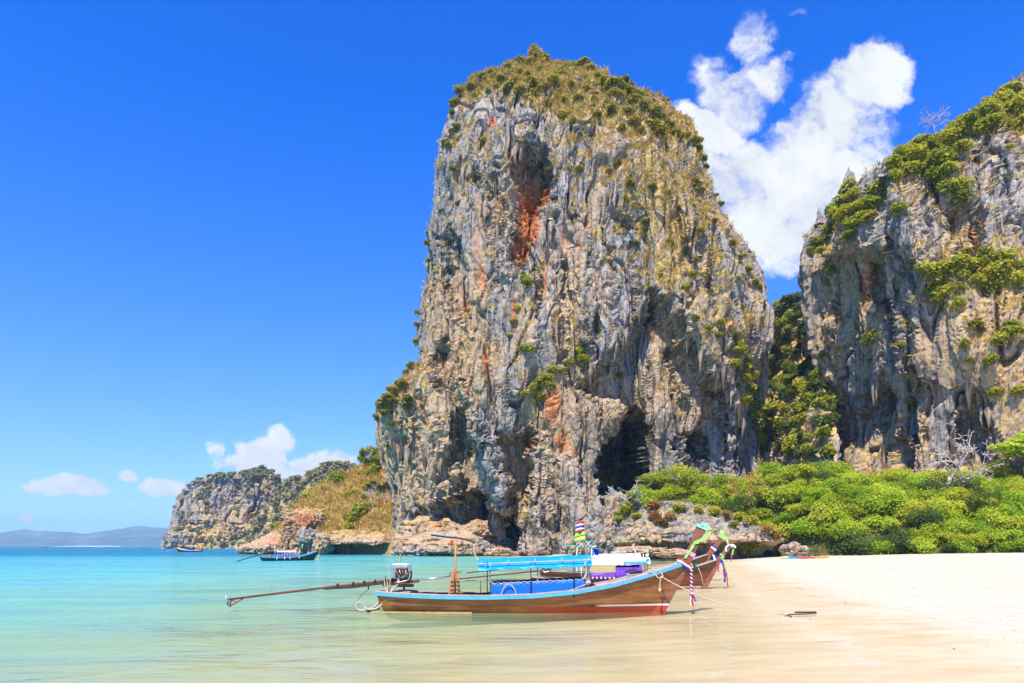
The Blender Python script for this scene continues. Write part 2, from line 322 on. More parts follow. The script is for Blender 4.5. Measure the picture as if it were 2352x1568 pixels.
def sea():
    xs = np.concatenate([-np.geomspace(9200, 60, 40), np.linspace(-58, 40, 190), np.geomspace(41, 9200, 50)])
    ys = np.concatenate([-np.geomspace(9200, 10, 16), np.linspace(-8, 60, 150), np.linspace(60.8, 260, 160), np.geomspace(262, 9200, 60)])
    X, Y = np.meshgrid(xs, ys)
    D = -ground_z(X, Y)
    keep = (D > -.25)
    swell = .012 * fbm(X * .25, Y * .5, 0 * X, 3, 31) * sstep(.05, .6, D)
    me = np_mesh('sea', np.stack([X, Y, swell], -1).reshape(-1, 3), grid_faces(len(ys), len(xs)))
    a = me.attributes.new('depth', 'FLOAT', 'POINT'); a.data.foreach_set('value', D.astype(F32).ravel())
    m, nt, out, L = new_mat('sea_water')
    at = nd(nt, 'ShaderNodeAttribute', attribute_name='depth'); d0 = at.outputs['Fac']
    big = nz(nt, .045, 4, .55, (.5, 1.6, 1)); big2 = nz(nt, .45, 4, .55, (.6, 1.2, 1))
    d = math_(nt, 'MAXIMUM', math_(nt, 'MULTIPLY', d0, math_(nt, 'MULTIPLY_ADD', big, 1.1, .45)), 0.0)
    op = math_(nt, 'SUBTRACT', 1.0, math_(nt, 'POWER', 2.718, math_(nt, 'MULTIPLY', math_(nt, 'POWER', d, 1.7), -1.9)))
    col = ramp(nt, math_(nt, 'DIVIDE', d, 10.0), [(0.0, (.64, .62, .34)), (.045, (.45, .60, .29)), (.09, (.21, .49, .34)), (.16, (.085, .39, .40)), (.30, (.01, .26, .36)), (.6, (.0, .16, .28)), (1, (.0, .125, .25))])
    col = mixc(nt, mapr(nt, big2, .4, .65, 0, .25), col, (.20, .50, .42))
    dif = nd(nt, 'ShaderNodeBsdfDiffuse'); L(col, dif.inputs[0])
    tr = nd(nt, 'ShaderNodeBsdfTransparent'); L(ramp(nt, d, [(0, (1, 1, 1)), (.5, (.96, .99, .88)), (1, (.68, .93, .80))]), tr.inputs[0])
    mx = nd(nt, 'ShaderNodeMixShader'); L(op, mx.inputs[0]); L(tr.outputs[0], mx.inputs[1]); L(dif.outputs[0], mx.inputs[2])
    w1 = nz(nt, 1.5, 3, .5, (.55, 1.5, 1), dist=.3); w2 = nz(nt, .55, 4, .55, (.62, 1.3, 1), dist=.5); w3 = nz(nt, 5.5, 2, .5, (.7, 1.2, 1)); w4 = nz(nt, .09, 2, .5, (.5, 1.4, 1))
    h = math_(nt, 'ADD', math_(nt, 'MULTIPLY', w1, .13), math_(nt, 'ADD', math_(nt, 'MULTIPLY', w2, .38), math_(nt, 'ADD', math_(nt, 'MULTIPLY', w3, .008), math_(nt, 'MULTIPLY', w4, .7))))
    bm = nd(nt, 'ShaderNodeBump', ins={'Distance': 1.0}); L(h, bm.inputs['Height']); L(mapr(nt, d0, 0.0, .9, .10, .75), bm.inputs['Strength'])
    fr = nd(nt, 'ShaderNodeFresnel', ins={'IOR': 1.33}); L(bm.outputs[0], fr.inputs['Normal'])
    gl = nd(nt, 'ShaderNodeBsdfGlossy', ins={'Roughness': .06}); L(bm.outputs[0], gl.inputs['Normal'])
    m2 = nd(nt, 'ShaderNodeMixShader'); cp = mapr(nt, nz(nt, .22, 5, .62, (.55, 1.4, 1)), .38, .62, .34, .78)
    L(math_(nt, 'MULTIPLY', math_(nt, 'MULTIPLY', math_(nt, 'MULTIPLY', fr.outputs[0], cp), mapr(nt, d0, 2.5, 7.0, 1.0, .42)), mapr(nt, d0, -.005, .07)), m2.inputs[0]); L(mx.outputs[0], m2.inputs[1]); L(gl.outputs[0], m2.inputs[2])
    fo = nd(nt, 'ShaderNodeBsdfDiffuse'); fo.inputs[0].default_value = (.82, .80, .74, 1)
    fn = nz(nt, 2.2, 4, .6, (.6, 1.3, 1)); fz_ = math_(nt, 'ADD', d0, math_(nt, 'MULTIPLY_ADD', fn, .05, -.025))
    fa = math_(nt, 'MULTIPLY', mapr(nt, fz_, -.006, .002), mapr(nt, fz_, .016, .004)); fb_ = math_(nt, 'MULTIPLY', mapr(nt, fz_, .058, .066), mapr(nt, fz_, .078, .068))
    fm = math_(nt, 'MULTIPLY', math_(nt, 'ADD', math_(nt, 'MULTIPLY', fa, .22), math_(nt, 'MULTIPLY', fb_, .10)), mapr(nt, nz(nt, .5, 3, .5), .4, .6, .15, 1.0))
    m3 = nd(nt, 'ShaderNodeMixShader'); L(fm, m3.inputs[0]); L(m2.outputs[0], m3.inputs[1]); L(fo.outputs[0], m3.inputs[2]); L(m3.outputs[0], out.inputs[0])
    o = mobj('sea', me, m); tag(o, 'calm turquoise sea, clear and sandy by the beach', kind='structure')
beach(); sea()

# ------------------------------------------------------------------ rock masses
def smooth_poly(poly, vx, vy):
    """signed distance to a polygon, positive inside"""
    p = np.array(poly, F32); n = len(p); d2 = np.full(vx.shape, 1e9, F32); ins = np.zeros(vx.shape, bool)
    for i in range(n):
        a = p[i]; b = p[(i + 1) % n]; ex, ey = b - a
        t = np.clip(((vx - a[0]) * ex + (vy - a[1]) * ey) / (ex * ex + ey * ey + 1e-9), 0, 1)
        d2 = np.minimum(d2, (vx - a[0] - t * ex) ** 2 + (vy - a[1] - t * ey) ** 2)
        c = ((a[1] > vy) != (b[1] > vy)) & (vx < ex * (vy - a[1]) / (ey if abs(ey) > 1e-6 else 1e-6) + a[0])
        ins ^= c
    return np.where(ins, 1, -1) * np.sqrt(d2)
def line_d(pts, vx, vy):
    d2 = np.full(vx.shape, 1e9, F32)
    for a, b in zip(pts[:-1], pts[1:]):
        ex, ey = b[0] - a[0], b[1] - a[1]; t = np.clip(((vx - a[0]) * ex + (vy - a[1]) * ey) / (ex * ex + ey * ey + 1e-9), 0, 1)
        d2 = np.minimum(d2, (vx - a[0] - t * ex) ** 2 + (vy - a[1] - t * ey) ** 2)
    return np.sqrt(d2)
def ellm(l, vx, vy):
    r = np.zeros(vx.shape, F32)
    for cx, cy_, rx, ry, s in l:
        q = ((vx - cx) / rx) ** 2 + ((vy - cy_) / ry) ** 2
        r = np.maximum(r, s * np.exp(-q * .9))
    return r

class Rock: pass
def rock_mass(name, left, right, Ye, front, back, nc, nr, mat, seed=1, expo=2.6, scale=1.0, polys=(), lines=(), orange=(), tan=(), dark=(), grass=None,
              lobes=4.0, flute=1.5, fine=.5, block=1.0, block_size=4.0, zmin=-2.5, arc=118, tpow=1.35, kind='structure', label=None, cat=None, undercut=None, calib=True, zs=26.):
    """closed rock body. left / right: its outline (2352-print measures) brought to world scale at distance Ye; front: [(z, Y)] of its face"""
    def prof(pl):
        w = np.array([V(x, y, Ye) for x, y in pl]); o = np.argsort(w[:, 2], kind='stable'); return w[o, 2], w[o, 0]
    zl, xl = prof(left); zr, xr = prof(right); ztop = max(zl[-1], zr[-1]); S = scale
    fz = np.array(front, float)
    def normals(X, Y, Z):
        Pn = np.stack([X, Y, Z], -1); du = np.roll(Pn, -1, 1) - np.roll(Pn, 1, 1); dv = np.gradient(Pn, axis=0); n = np.cross(du, dv)
        return n / (np.linalg.norm(n, axis=-1, keepdims=True) + 1e-6)
    def shape(nc, nr, cl, cr, zk):
        t = np.linspace(0, 1, nr); z = zmin + (ztop - zmin) * (1 - (1 - t) ** tpow)
        XL = np.interp(z, zl, xl) + np.interp(z, *cl); XR = np.interp(z, zr, xr) + np.interp(z, *cr)
        sw = XL > XR; mid = (XL + XR) / 2; XL = np.where(sw, mid, XL); XR = np.where(sw, mid, XR)
        Yf = np.interp(z, fz[:, 0], fz[:, 1]); a = (XR - XL) / 2; xc = (XR + XL) / 2
        th = np.linspace(-math.pi, math.pi, 6001); sx = np.sign(np.sin(th)) * np.abs(np.sin(th)) ** (2 / expo); sy = np.sign(np.cos(th)) * np.abs(np.cos(th)) ** (2 / expo)
        ds = np.hypot(np.diff(sx) * np.median(a), np.diff(sy) * (Ye - np.median(Yf))); dens = np.where(np.abs((th[:-1] + th[1:]) / 2) < R(arc), 1.0, .12)
        cs = np.concatenate([[0], np.cumsum(ds * dens)]); ti = np.interp(np.linspace(0, cs[-1], nc + 1)[:-1], cs, th)
        sx = np.sign(np.sin(ti)) * np.abs(np.sin(ti)) ** (2 / expo); sy = np.sign(np.cos(ti)) * np.abs(np.cos(ti)) ** (2 / expo)
        bf = (Ye - Yf); bb = back * np.clip(a / max(a.max(), 1e-6), 0, 1)
        X = (xc[:, None] + a[:, None] * sx[None]).astype(F32); Y = np.where(sy[None] > 0, Ye - bf[:, None] * sy[None], Ye - bb[:, None] * sy[None]).astype(F32); Z = np.repeat(z[:, None] * zk, nc, 1).astype(F32)
        N = normals(X, Y, Z)
        # the coarse shape: lobes, buttresses and hollows
        wx = X + 3 * S * pn(X / (14 * S), Y / (14 * S), Z / (30 * S), seed + 40); wy = Y + 3 * S * pn(X / (14 * S), Y / (14 * S), Z / (30 * S), seed + 41)
        d = lobes * fbm(wx / (24 * S), wy / (24 * S), Z / (38 * S), 3, seed)
        d += flute * 1.1 * ridge(wx / (9 * S), wy / (9 * S), Z / (60 * S), 2, seed + 3) - flute
        vx = 1176 + 1568 * X / Y; vy = 1254.4 - 1568 * (Z - CAM_H) / Y
        jx = vx + 9 * pn(vx / 30, vy / 30, 0 * vx, seed + 7) + 4 * pn(vx / 9, vy / 11, 0 * vx, seed + 8); jy = vy + 9 * pn(vx / 30, vy / 30, 0 * vx + 9, seed + 9) + 8 * pn(vx / 6, vy / 26, 0 * vx, seed + 10)
        fm = (N[..., 1] < .25)
        for poly, depth, soft in polys:
            b = np.array(poly); sel = fm & (vx > b[:, 0].min() - 40) & (vx < b[:, 0].max() + 40) & (vy > b[:, 1].min() - 40) & (vy < b[:, 1].max() + 40)
            sd = smooth_poly(poly, jx[sel], jy[sel]); d[sel] -= depth * sstep(-soft * .35, soft, sd)
        for pts, wd, depth in lines:
            b = np.array(pts); sel = fm & (vx > b[:, 0].min() - 60) & (vx < b[:, 0].max() + 60) & (vy > b[:, 1].min() - 60) & (vy < b[:, 1].max() + 60)
            d[sel] += depth * np.exp(-(line_d(pts, jx[sel], jy[sel]) / wd) ** 2)
        if undercut:                                   # notch the sea has cut at the foot
            z0, z1, dep = undercut; zz = Z + .5 * pn(X / 4, Y / 4, Z, seed + 60)
            d -= dep * sstep(z0 - .5, z0 + .2, zz) * sstep(z1 + .9, z1 - .3, zz)
        topf = sstep(1.0, .95, t)[:, None]; d *= topf
        X = X + N[..., 0] * d; Y = Y + N[..., 1] * d; Z = Z + N[..., 2] * d * .6
        # second pass: plates, flutes, cracks on the new surface
        N = normals(X, Y, Z); steep = sstep(.9, .5, np.abs(N[..., 2]))
        wx = X + .9 * S * fbm(X / (4 * S), Y / (4 * S), Z / (10 * S), 2, seed + 50); wy = Y + .9 * S * fbm(X / (4 * S), Y / (4 * S), Z / (10 * S), 2, seed + 52); wz = Z + 2.5 * S * pn(X / (5 * S), Y / (5 * S), Z / (5 * S), seed + 54)
        q1 = pn(wx / (6.2 * S), wy / (6.2 * S), wz / (zs * 1.3 * S), seed + 12); q2 = pn(wx / (1.9 * S), wy / (1.9 * S), wz / (zs * .45 * S), seed + 15); q3 = pn(wx / (.95 * S), wy / (.95 * S), wz / (zs * .2 * S), seed + 18)
        rg2 = .35 + .65 * sstep(-.25, .3, pn(X / (9 * S), Y / (9 * S), Z / (16 * S), seed + 27))
        reg = sstep(-.3, .3, pn(X / (13 * S), Y / (13 * S), Z / (20 * S), seed + 17))
        e = flute * (2.3 * (np.floor(q1 * 3.4 + .5) / 3.4) + .5 * q1 - 2.0 * np.exp(-(q1 / .042) ** 2)) * steep
        e += flute * (.50 * (np.floor(q2 * 3 + .5) / 3) + .15 * q2 - .75 * np.exp(-(q2 / .05) ** 2)) * steep * (.3 + .7 * reg)
        e += flute * (.16 * q3 - .18 * np.exp(-(q3 / .08) ** 2)) * (.3 + .7 * reg)
        f1, f2, idv = worley(wx / (block_size * S), wy / (block_size * S), wz / (block_size * 1.7 * S), seed)
        e += block * ((idv - .5) * .9 - .5 * sstep(.10, .0, f2 - f1)) * (1 - .6 * reg) * rg2
        fb = fbm(X / (2.4 * S), Y / (2.4 * S), Z / (3.0 * S), 4, seed + 20, .58)
        e += fine * (fb + .5 * np.abs(fb)) * rg2
        e *= topf
        return X + N[..., 0] * e, Y + N[..., 1] * e, Z + N[..., 2] * e * .7
    cl = cr = (np.array([0., 1.]), np.array([0., 0.])); zk = 1.0
    if calib:                                          # bring the outline back to the measured one after the roughening
        for it in range(2):
            X, Y, Z = shape(max(nc // 4, 60), max(nr // 5, 36), cl, cr, zk); vx = 1176 + 1568 * X / Y; vy = 1254.4 - 1568 * (Z - CAM_H) / Y
            vt = 1254.4 - 1568 * (ztop - CAM_H) / Ye; zk *= (1254.4 - vt) / (1254.4 - vy.min())
            vbin = np.linspace(vt + 6, 1240, 26); el, er = [], []; zb = CAM_H - (vbin - 1254.4) / 1568 * Ye; hb = (vbin[1] - vbin[0]) * .6
            for vb, z_ in zip(vbin, zb):
                k = np.abs(vy - vb) < hb
                if not k.any(): el.append(0); er.append(0); continue
                tl = np.interp(z_, zl, xl) / Ye * 1568 + 1176; t_r = np.interp(z_, zr, xr) / Ye * 1568 + 1176
                el.append((tl - np.percentile(vx[k], 1.0)) / 1568 * Ye); er.append((t_r - np.percentile(vx[k], 99.0)) / 1568 * Ye)
            ker = np.array([1, 2, 3, 2, 1]) / 9; el = np.convolve(np.pad(el, 2, 'edge'), ker, 'valid'); er = np.convolve(np.pad(er, 2, 'edge'), ker, 'valid')
            o = np.argsort(zb); zo = zb[o]
            cl = (zo, np.interp(zo, *cl) + np.array(el)[o] * .9); cr = (zo, np.interp(zo, *cr) + np.array(er)[o] * .9)
    X, Y, Z = shape(nc, nr, cl, cr, zk)
    Pn = np.stack([X, Y, Z], -1)
    me = np_mesh(name, Pn.reshape(-1, 3), grid_faces(nr, nc, True), False)
    vx = 1176 + 1568 * X / Y; vy = 1254.4 - 1568 * (Z - CAM_H) / Y
    N = normals(X, Y, Z)
    g = np.zeros(vx.shape, F32)
    if grass is not None: g = grass(vx, vy, X, Y, Z, N).astype(F32)
    mk = np.stack([ellm(orange, vx, vy), ellm(tan, vx, vy), ellm(dark, vx, vy), np.clip(g, 0, 1)], -1)
    vcol(me, 'mask', mk.reshape(-1, 4))
    o = mobj(name, me, mat); tag(o, label, cat, kind=kind)
    r = Rock(); r.o = o; r.P = Pn; r.N = N; r.vx = vx; r.vy = vy; r.g = g; r.front = (N[..., 1] < .3)
    return r
def on_rock(r, x, y, rad=6):
    """the nearest point of the face of rock r that shows at (x, y)"""
    d = (r.vx - x) ** 2 + (r.vy - y) ** 2; d = np.where(r.front, d, 1e9)
    k = d < max(rad * rad, d.min() + 1)
    i = np.argmin(np.where(k, r.P[..., 1] + d * .02, 1e9)); i = np.unravel_index(i, d.shape)
    return r.P[i], r.N[i]
# ------------------------------------------------------------------ the limestone
rock_mat('limestone')
rock_mat('limestone_far', k=.45, tan_noise=.1)
rock_mat('shore_rock', base=((.05, .044, .038), (.18, .165, .148), (.33, .305, .275), (.47, .44, .40)), vs=.8, k=1.3, tan_noise=.25, streak=.3)
rock_mat('red_rock', base=((.12, .06, .035), (.34, .17, .09), (.50, .30, .17), (.58, .42, .28)), vs=.6, k=1.2, tan_noise=1.2, orange=(.46, .13, .04))

def grass_main(vx, vy, X, Y, Z, N):
    cap = np.array([(1000, 262), (1040, 238), (1080, 226), (1150, 205), (1200, 235), (1240, 262), (1290, 285), (1340, 300), (1400, 300), (1450, 330), (1500, 330), (1560, 330), (1605, 345), (1700, 380)])
    n = pn(vx / 25, vy / 30, 0 * vx, 70); n2 = pn(vx / 8, vy / 12, 0 * vx, 71)
    g = sstep(18, -22, vy - np.interp(vx, cap[:, 0], cap[:, 1]) - 26 * n - 12 * n2)
    sw = [(1500, 420, 70, 130, .95), (1560, 540, 55, 110, .9), (1520, 620, 60, 60, .8), (1420, 380, 60, 50, .65), (1600, 430, 40, 90, .8), (1640, 640, 50, 120, .65), (1700, 760, 40, 90, .7),
          (1330, 340, 60, 40, .5), (1470, 480, 40, 60, .6), (1110, 340, 40, 50, .25), (1630, 760, 60, 60, .5), (1260, 350, 40, 40, .3), (1400, 520, 60, 60, .3), (920, 880, 60, 70, .5), (1230, 870, 40, 30, .35)]
    s = ellm(sw, vx, vy); g = np.maximum(g, sstep(.22, .7, s + .75 * n + .75 * n2))
    return g * sstep(-.45, .05, N[..., 2])

MAIN_L = [(1232, 112), (1190, 122), (1130, 148), (1085, 172), (1058, 200), (1042, 245), (1020, 300), (1012, 332), (1006, 400), (996, 480), (988, 560), (976, 660), (966, 720), (952, 790), (940, 838), (916, 868), (880, 915), (862, 965), (868, 1020), (878, 1060), (890, 1100), (900, 1140), (905, 1180), (912, 1265), (912, 1300)]
MAIN_R = [(1236, 112), (1275, 120), (1350, 142), (1400, 165), (1440, 182), (1482, 215), (1520, 258), (1560, 282), (1600, 312), (1622, 352), (1652, 430), (1690, 520), (1712, 580), (1742, 640), (1757, 700), (1770, 770), (1768, 830), (1755, 900), (1748, 960), (1742, 1050), (1745, 1120), (1750, 1300)]
main = rock_mass('limestone_cliff', MAIN_L, MAIN_R, 180, [(-5, 152), (4, 151), (18, 149), (32, 147.5), (60, 150), (85, 152), (100, 155), (112, 160), (120, 168), (124, 173), (131, 179)], 38, 760, 620, M['limestone'], seed=2, expo=2.7,
    polys=[
        ([(1180, 400), (1188, 345), (1215, 325), (1250, 335), (1270, 380), (1262, 430), (1248, 468), (1218, 478), (1196, 445)], 9, 12),
        ([(1182, 430), (1258, 430), (1250, 500), (1222, 560), (1200, 605), (1172, 596), (1186, 520)], 3.6, 14),
        ([(1068, 410), (1095, 398), (1122, 412), (1110, 428), (1080, 426)], 3.2, 8),
        ([(1000, 540), (1030, 505), (1060, 560), (1078, 650), (1064, 745), (1030, 720), (1006, 640)], 3.8, 18),
        ([(975, 800), (1030, 780), (1050, 850), (1020, 905), (985, 880)], 3.2, 16),
        ([(1125, 420), (1150, 410), (1162, 520), (1140, 640), (1122, 560)], 2.6, 12),
        ([(1030, 950), (1075, 930), (1100, 1010), (1110, 1120), (1130, 1240), (1050, 1240), (1040, 1100)], 5.2, 14),
        ([(1140, 1010), (1195, 1000), (1220, 1080), (1205, 1160), (1190, 1250), (1150, 1240), (1165, 1120)], 6, 11),
        ([(985, 1165), (1080, 1125), (1205, 1215), (1200, 1262), (1010, 1262)], 6.5, 16),
        ([(1192, 1000), (1212, 982), (1236, 1000), (1232, 1034), (1205, 1040)], 4.2, 9),
        ([(1378, 1135), (1386, 1060), (1402, 1005), (1440, 958), (1472, 922), (1500, 926), (1512, 980), (1506, 1040), (1512, 1080), (1508, 1135)], 22, 8),
        ([(1322, 890), (1385, 826), (1430, 790), (1470, 725), (1500, 672), (1540, 690), (1578, 770), (1640, 842), (1692, 890), (1715, 960), (1718, 1060), (1690, 1125), (1375, 1135), (1385, 1010), (1425, 935), (1370, 915)], 6.8, 26),
        ([(1480, 672), (1500, 660), (1524, 680), (1520, 722), (1496, 720)], 6, 9),
        ([(1596, 992), (1660, 972), (1694, 998), (1694, 1044), (1640, 1054), (1598, 1030)], 6, 10),
        ([(1560, 1008), (1586, 1000), (1598, 1050), (1582, 1064)], 5.0, 8),
        ([(1535, 800), (1560, 770), (1580, 800), (1600, 870), (1570, 880)], 3.5, 12),
        ([(1395, 470), (1430, 480), (1465, 500), (1460, 530), (1420, 525)], 2.8, 10),
    ],
    lines=[([(1458, 950), (1464, 1010), (1462, 1075)], 6, 11), ([(1095, 985), (1150, 1110), (1200, 1255)], 13, 4.0), ([(1060, 880), (1090, 960), (1110, 1020)], 12, 2.4), ([(1000, 985), (1008, 1100), (1000, 1210)], 14, 3.0),
           ([(1225, 1040), (1240, 1150), (1260, 1255)], 20, 3.6), ([(1300, 1080), (1330, 1180), (1350, 1260)], 26, 3.4), ([(1330, 470), (1345, 640), (1360, 800)], 14, 1.6), ([(1170, 430), (1172, 520), (1160, 640)], 10, 2.0),
           ([(940, 930), (950, 1060), (960, 1160)], 14, 2.2), ([(1560, 690), (1575, 790), (1590, 900)], 8, 2.4), ([(1080, 1150), (1100, 1260)], 8, -5.0), ([(1172, 1150), (1180, 1260)], 8, -5.5), ([(1255, 920), (1262, 1010)], 8, -1.6),
           ([(1395, 560), (1405, 760)], 7, -2.0), ([(1300, 600), (1296, 820)], 7, -1.8), ([(1235, 620), (1240, 800)], 7, -1.5), ([(1455, 560), (1460, 740)], 7, -1.8), ([(1610, 560), (1650, 760)], 8, -1.6)],
    orange=[(1215, 500, 26, 80, 1.1), (1196, 575, 18, 38, 1.15), (1240, 450, 24, 28, 1.0), (1150, 480, 16, 60, .5), (1330, 560, 10, 90, .45), (1105, 640, 22, 50, .55), (1180, 720, 12, 60, .6), (1250, 640, 10, 80, .55), (1268, 930, 26, 60, .75), (1290, 1010, 22, 40, .7), (1115, 830, 10, 30, .7),
            (1130, 282, 14, 16, .7), (1095, 560, 16, 60, .45), (1295, 540, 9, 60, .5), (1215, 1015, 18, 30, .7), (1320, 1035, 12, 14, .7), (1075, 700, 14, 40, .5), (1220, 345, 8, 14, .5), (1400, 620, 8, 60, .45), (1020, 840, 16, 40, .4)],
    tan=[(1060, 760, 60, 120, .95), (1040, 900, 80, 90, .9), (1100, 830, 55, 70, .9), (1130, 560, 40, 130, .6), (1010, 930, 60, 70, .9), (1250, 970, 60, 80, .85), (1400, 930, 70, 40, .6), (940, 1030, 90, 120, 1.0), (1000, 700, 30, 90, .8), (1230, 1100, 120, 120, .45),
         (1050, 1110, 90, 100, .5), (1280, 700, 90, 160, .3), (1600, 900, 100, 90, .45), (1560, 560, 90, 200, .35)],
    dark=[(1225, 385, 45, 50, .5), (1035, 620, 30, 90, .45), (1450, 1040, 50, 90, .6), (1010, 840, 35, 60, .4), (1060, 1100, 30, 120, .35), (1640, 1010, 50, 40, .4), (1510, 760, 30, 60, .3), (1170, 1200, 60, 60, .35)],  # shade painted into the caves, cracks and hollows carved above
    grass=grass_main, lobes=3.2, flute=1.0, fine=.26, block=.55, block_size=6.0, label='tall pale grey limestone cliff streaked orange with a big cave at its foot')

def grass_right(vx, vy, X, Y, Z, N):
    n = pn(vx / 25, vy / 30, 0 * vx, 80); n2 = pn(vx / 8, vy / 12, 0 * vx, 81)
    sw = [(2180, 640, 90, 70, .95), (2280, 760, 90, 60, .9), (2300, 620, 90, 90, .9), (2260, 880, 80, 60, .7), (2320, 700, 60, 60, .8), (2000, 470, 60, 50, .7), (2160, 350, 60, 80, .9), (2080, 380, 60, 60, .9), (2290, 240, 60, 40, .9), (1900, 560, 40, 40, .6), (2340, 960, 50, 60, .5)]
    s = ellm(sw, vx, vy); g = sstep(.25, .75, s + .6 * n + .6 * n2)
    return np.maximum(g * sstep(-.5, 0, N[..., 2]), sstep(.45, .7, N[..., 2]))
RIGHT_L = [(2760, 20), (2560, 70), (2440, 120), (2352, 160), (2300, 178), (2252, 195), (2246, 240), (2185, 285), (2105, 312), (2052, 350), (2030, 405), (1962, 432), (1908, 445), (1892, 490), (1868, 545), (1852, 585), (1855, 640), (1857, 750), (1866, 830), (1880, 900), (1893, 960), (1890, 1020), (1890, 1100), (1890, 1300)]
RIGHT_R = [(2770, 20), (2900, 80), (3050, 300), (3150, 700), (3200, 1300)]
right = rock_mass('limestone_headwall', RIGHT_L, RIGHT_R, 150, [(-5, 118), (10, 117), (40, 116), (60, 121), (85, 128), (105, 136), (122, 148)], 40, 560, 480, M['limestone'], seed=9, expo=2.5,
    polys=[([(1880, 590), (1960, 560), (2035, 575), (2070, 640), (2100, 740), (2080, 860), (2100, 1000), (2080, 1100), (1880, 1100), (1885, 900)], 4.2, 32), ([(2010, 1070), (1995, 1000), (2030, 985), (2060, 1030), (2080, 1080)], 7, 12), ([(2200, 1080), (2190, 960), (2230, 900), (2260, 980), (2300, 1080)], 3.5, 22), ([(1950, 580), (2010, 590), (2040, 700), (2030, 800), (1990, 760), (1960, 680)], 4, 20),
           ([(2160, 480), (2220, 430), (2260, 500), (2240, 620), (2190, 600)], 5, 18), ([(1940, 920), (1990, 860), (2020, 930), (1980, 1000)], 3, 14)],
    lines=[([(2060, 420), (2090, 560), (2130, 640)], 24, 3.5), ([(2030, 560), (2040, 700), (2060, 860)], 12, 3.2), ([(1925, 560), (1930, 760)], 9, -2), ([(2150, 380), (2160, 470)], 12, -3), ([(2280, 280), (2300, 420)], 20, 2.5), ([(2090, 700), (2100, 900)], 8, -2.2)],
    orange=[(1985, 660, 12, 60, .7), (2000, 620, 10, 30, .7), (2230, 540, 16, 40, .55), (2160, 900, 20, 60, .4), (2300, 900, 30, 80, .35)],
    tan=[(1960, 700, 60, 100, .75), (2260, 840, 120, 120, .7), (2020, 1010, 120, 80, .5), (2210, 540, 50, 60, .5), (1890, 820, 40, 160, .4), (2330, 1000, 60, 90, .6)],
    dark=[(2220, 1020, 50, 80, .5), (2030, 1040, 30, 40, .5), (1930, 760, 40, 120, .25)], grass=grass_right, lobes=3.6, flute=1.0, fine=.26, block=.7, block_size=6.4,  # painted shade for the recesses of the headwall
    label='steep grey limestone headwall with green shrubs on its stepped crest, cut by the picture edge')

gap = rock_mass('gap_hill', [(1800, 690), (1760, 715), (1745, 760), (1745, 850), (1740, 980), (1735, 1100), (1735, 1300)], [(1808, 690), (1850, 705), (1890, 740), (1900, 850), (1898, 960), (1890, 1060), (1890, 1300)], 196, [(-5, 132), (14, 134), (24, 138), (36, 152), (50, 167), (64, 182), (76, 196)], 30, 200, 180, M['limestone'], seed=14,
    lobes=3, flute=.8, fine=.5, block=.8, tan=[(1830, 1000, 100, 60, .6)], grass=lambda vx, vy, X, Y, Z, N: sstep(1030, 980, vy), label='steep wooded rock slope in the gap between the two cliffs')

def grass_far(vx, vy, X, Y, Z, N):
    n = fbm(vx / 22, vy / 18, 0 * vx, 3, 90)
    low = sstep(1196, 1222, vy + 18 * n) * sstep(400, 450, vx) * .9
    top = sstep(.35, .75, N[..., 2] + .55 * n)
    return np.maximum(np.maximum(low, top), sstep(615, 660, vx + 20 * n) * .95)
far = rock_mass('limestone_island', [(604, 1073), (560, 1080), (520, 1086), (480, 1091), (440, 1106), (420, 1124), (408, 1145), (401, 1170), (398, 1195), (390, 1212), (381, 1232), (373, 1252), (370, 1262)], [(606, 1073), (628, 1080), (642, 1100), (652, 1125), (660, 1150), (680, 1190), (720, 1230), (760, 1262)], 700, [(-3, 640), (12, 645), (24, 662), (50, 668), (72, 676), (82, 700)], 60, 360, 220, M['limestone_far'], seed=19, scale=2.6,
    lobes=6, flute=3.0, fine=2.2, block=3.4, block_size=4.6, polys=[([(500, 1235), (520, 1210), (560, 1215), (575, 1240), (540, 1248)], 10, 12)], orange=[(575, 1180, 20, 30, .5), (600, 1110, 14, 20, .5), (620, 1140, 10, 30, .5)], tan=[(560, 1190, 70, 40, .9), (600, 1120, 50, 40, .5), (480, 1230, 40, 20, .8), (500, 1180, 60, 30, .6)],
    lines=[([(512, 1095), (505, 1190)], 6, -6), ([(548, 1090), (540, 1150)], 6, -5)], grass=grass_far, label='distant blocky limestone island rising from the turquoise bay')
back = rock_mass('wooded_ridge', [(752, 1070), (720, 1085), (700, 1095), (690, 1097), (655, 1100), (640, 1130), (610, 1180), (560, 1230), (540, 1262)], [(756, 1070), (820, 1072), (900, 1080), (1000, 1110), (1100, 1262)], 620, [(-3, 560), (25, 585), (50, 600), (74, 620)], 60, 160, 100, M['limestone_far'], seed=25, scale=2.6, lobes=7, flute=2, fine=2.5, block=2.5,
    grass=lambda vx, vy, X, Y, Z, N: np.full(vx.shape, .95, F32), label='far wooded ridge behind the golden headland')

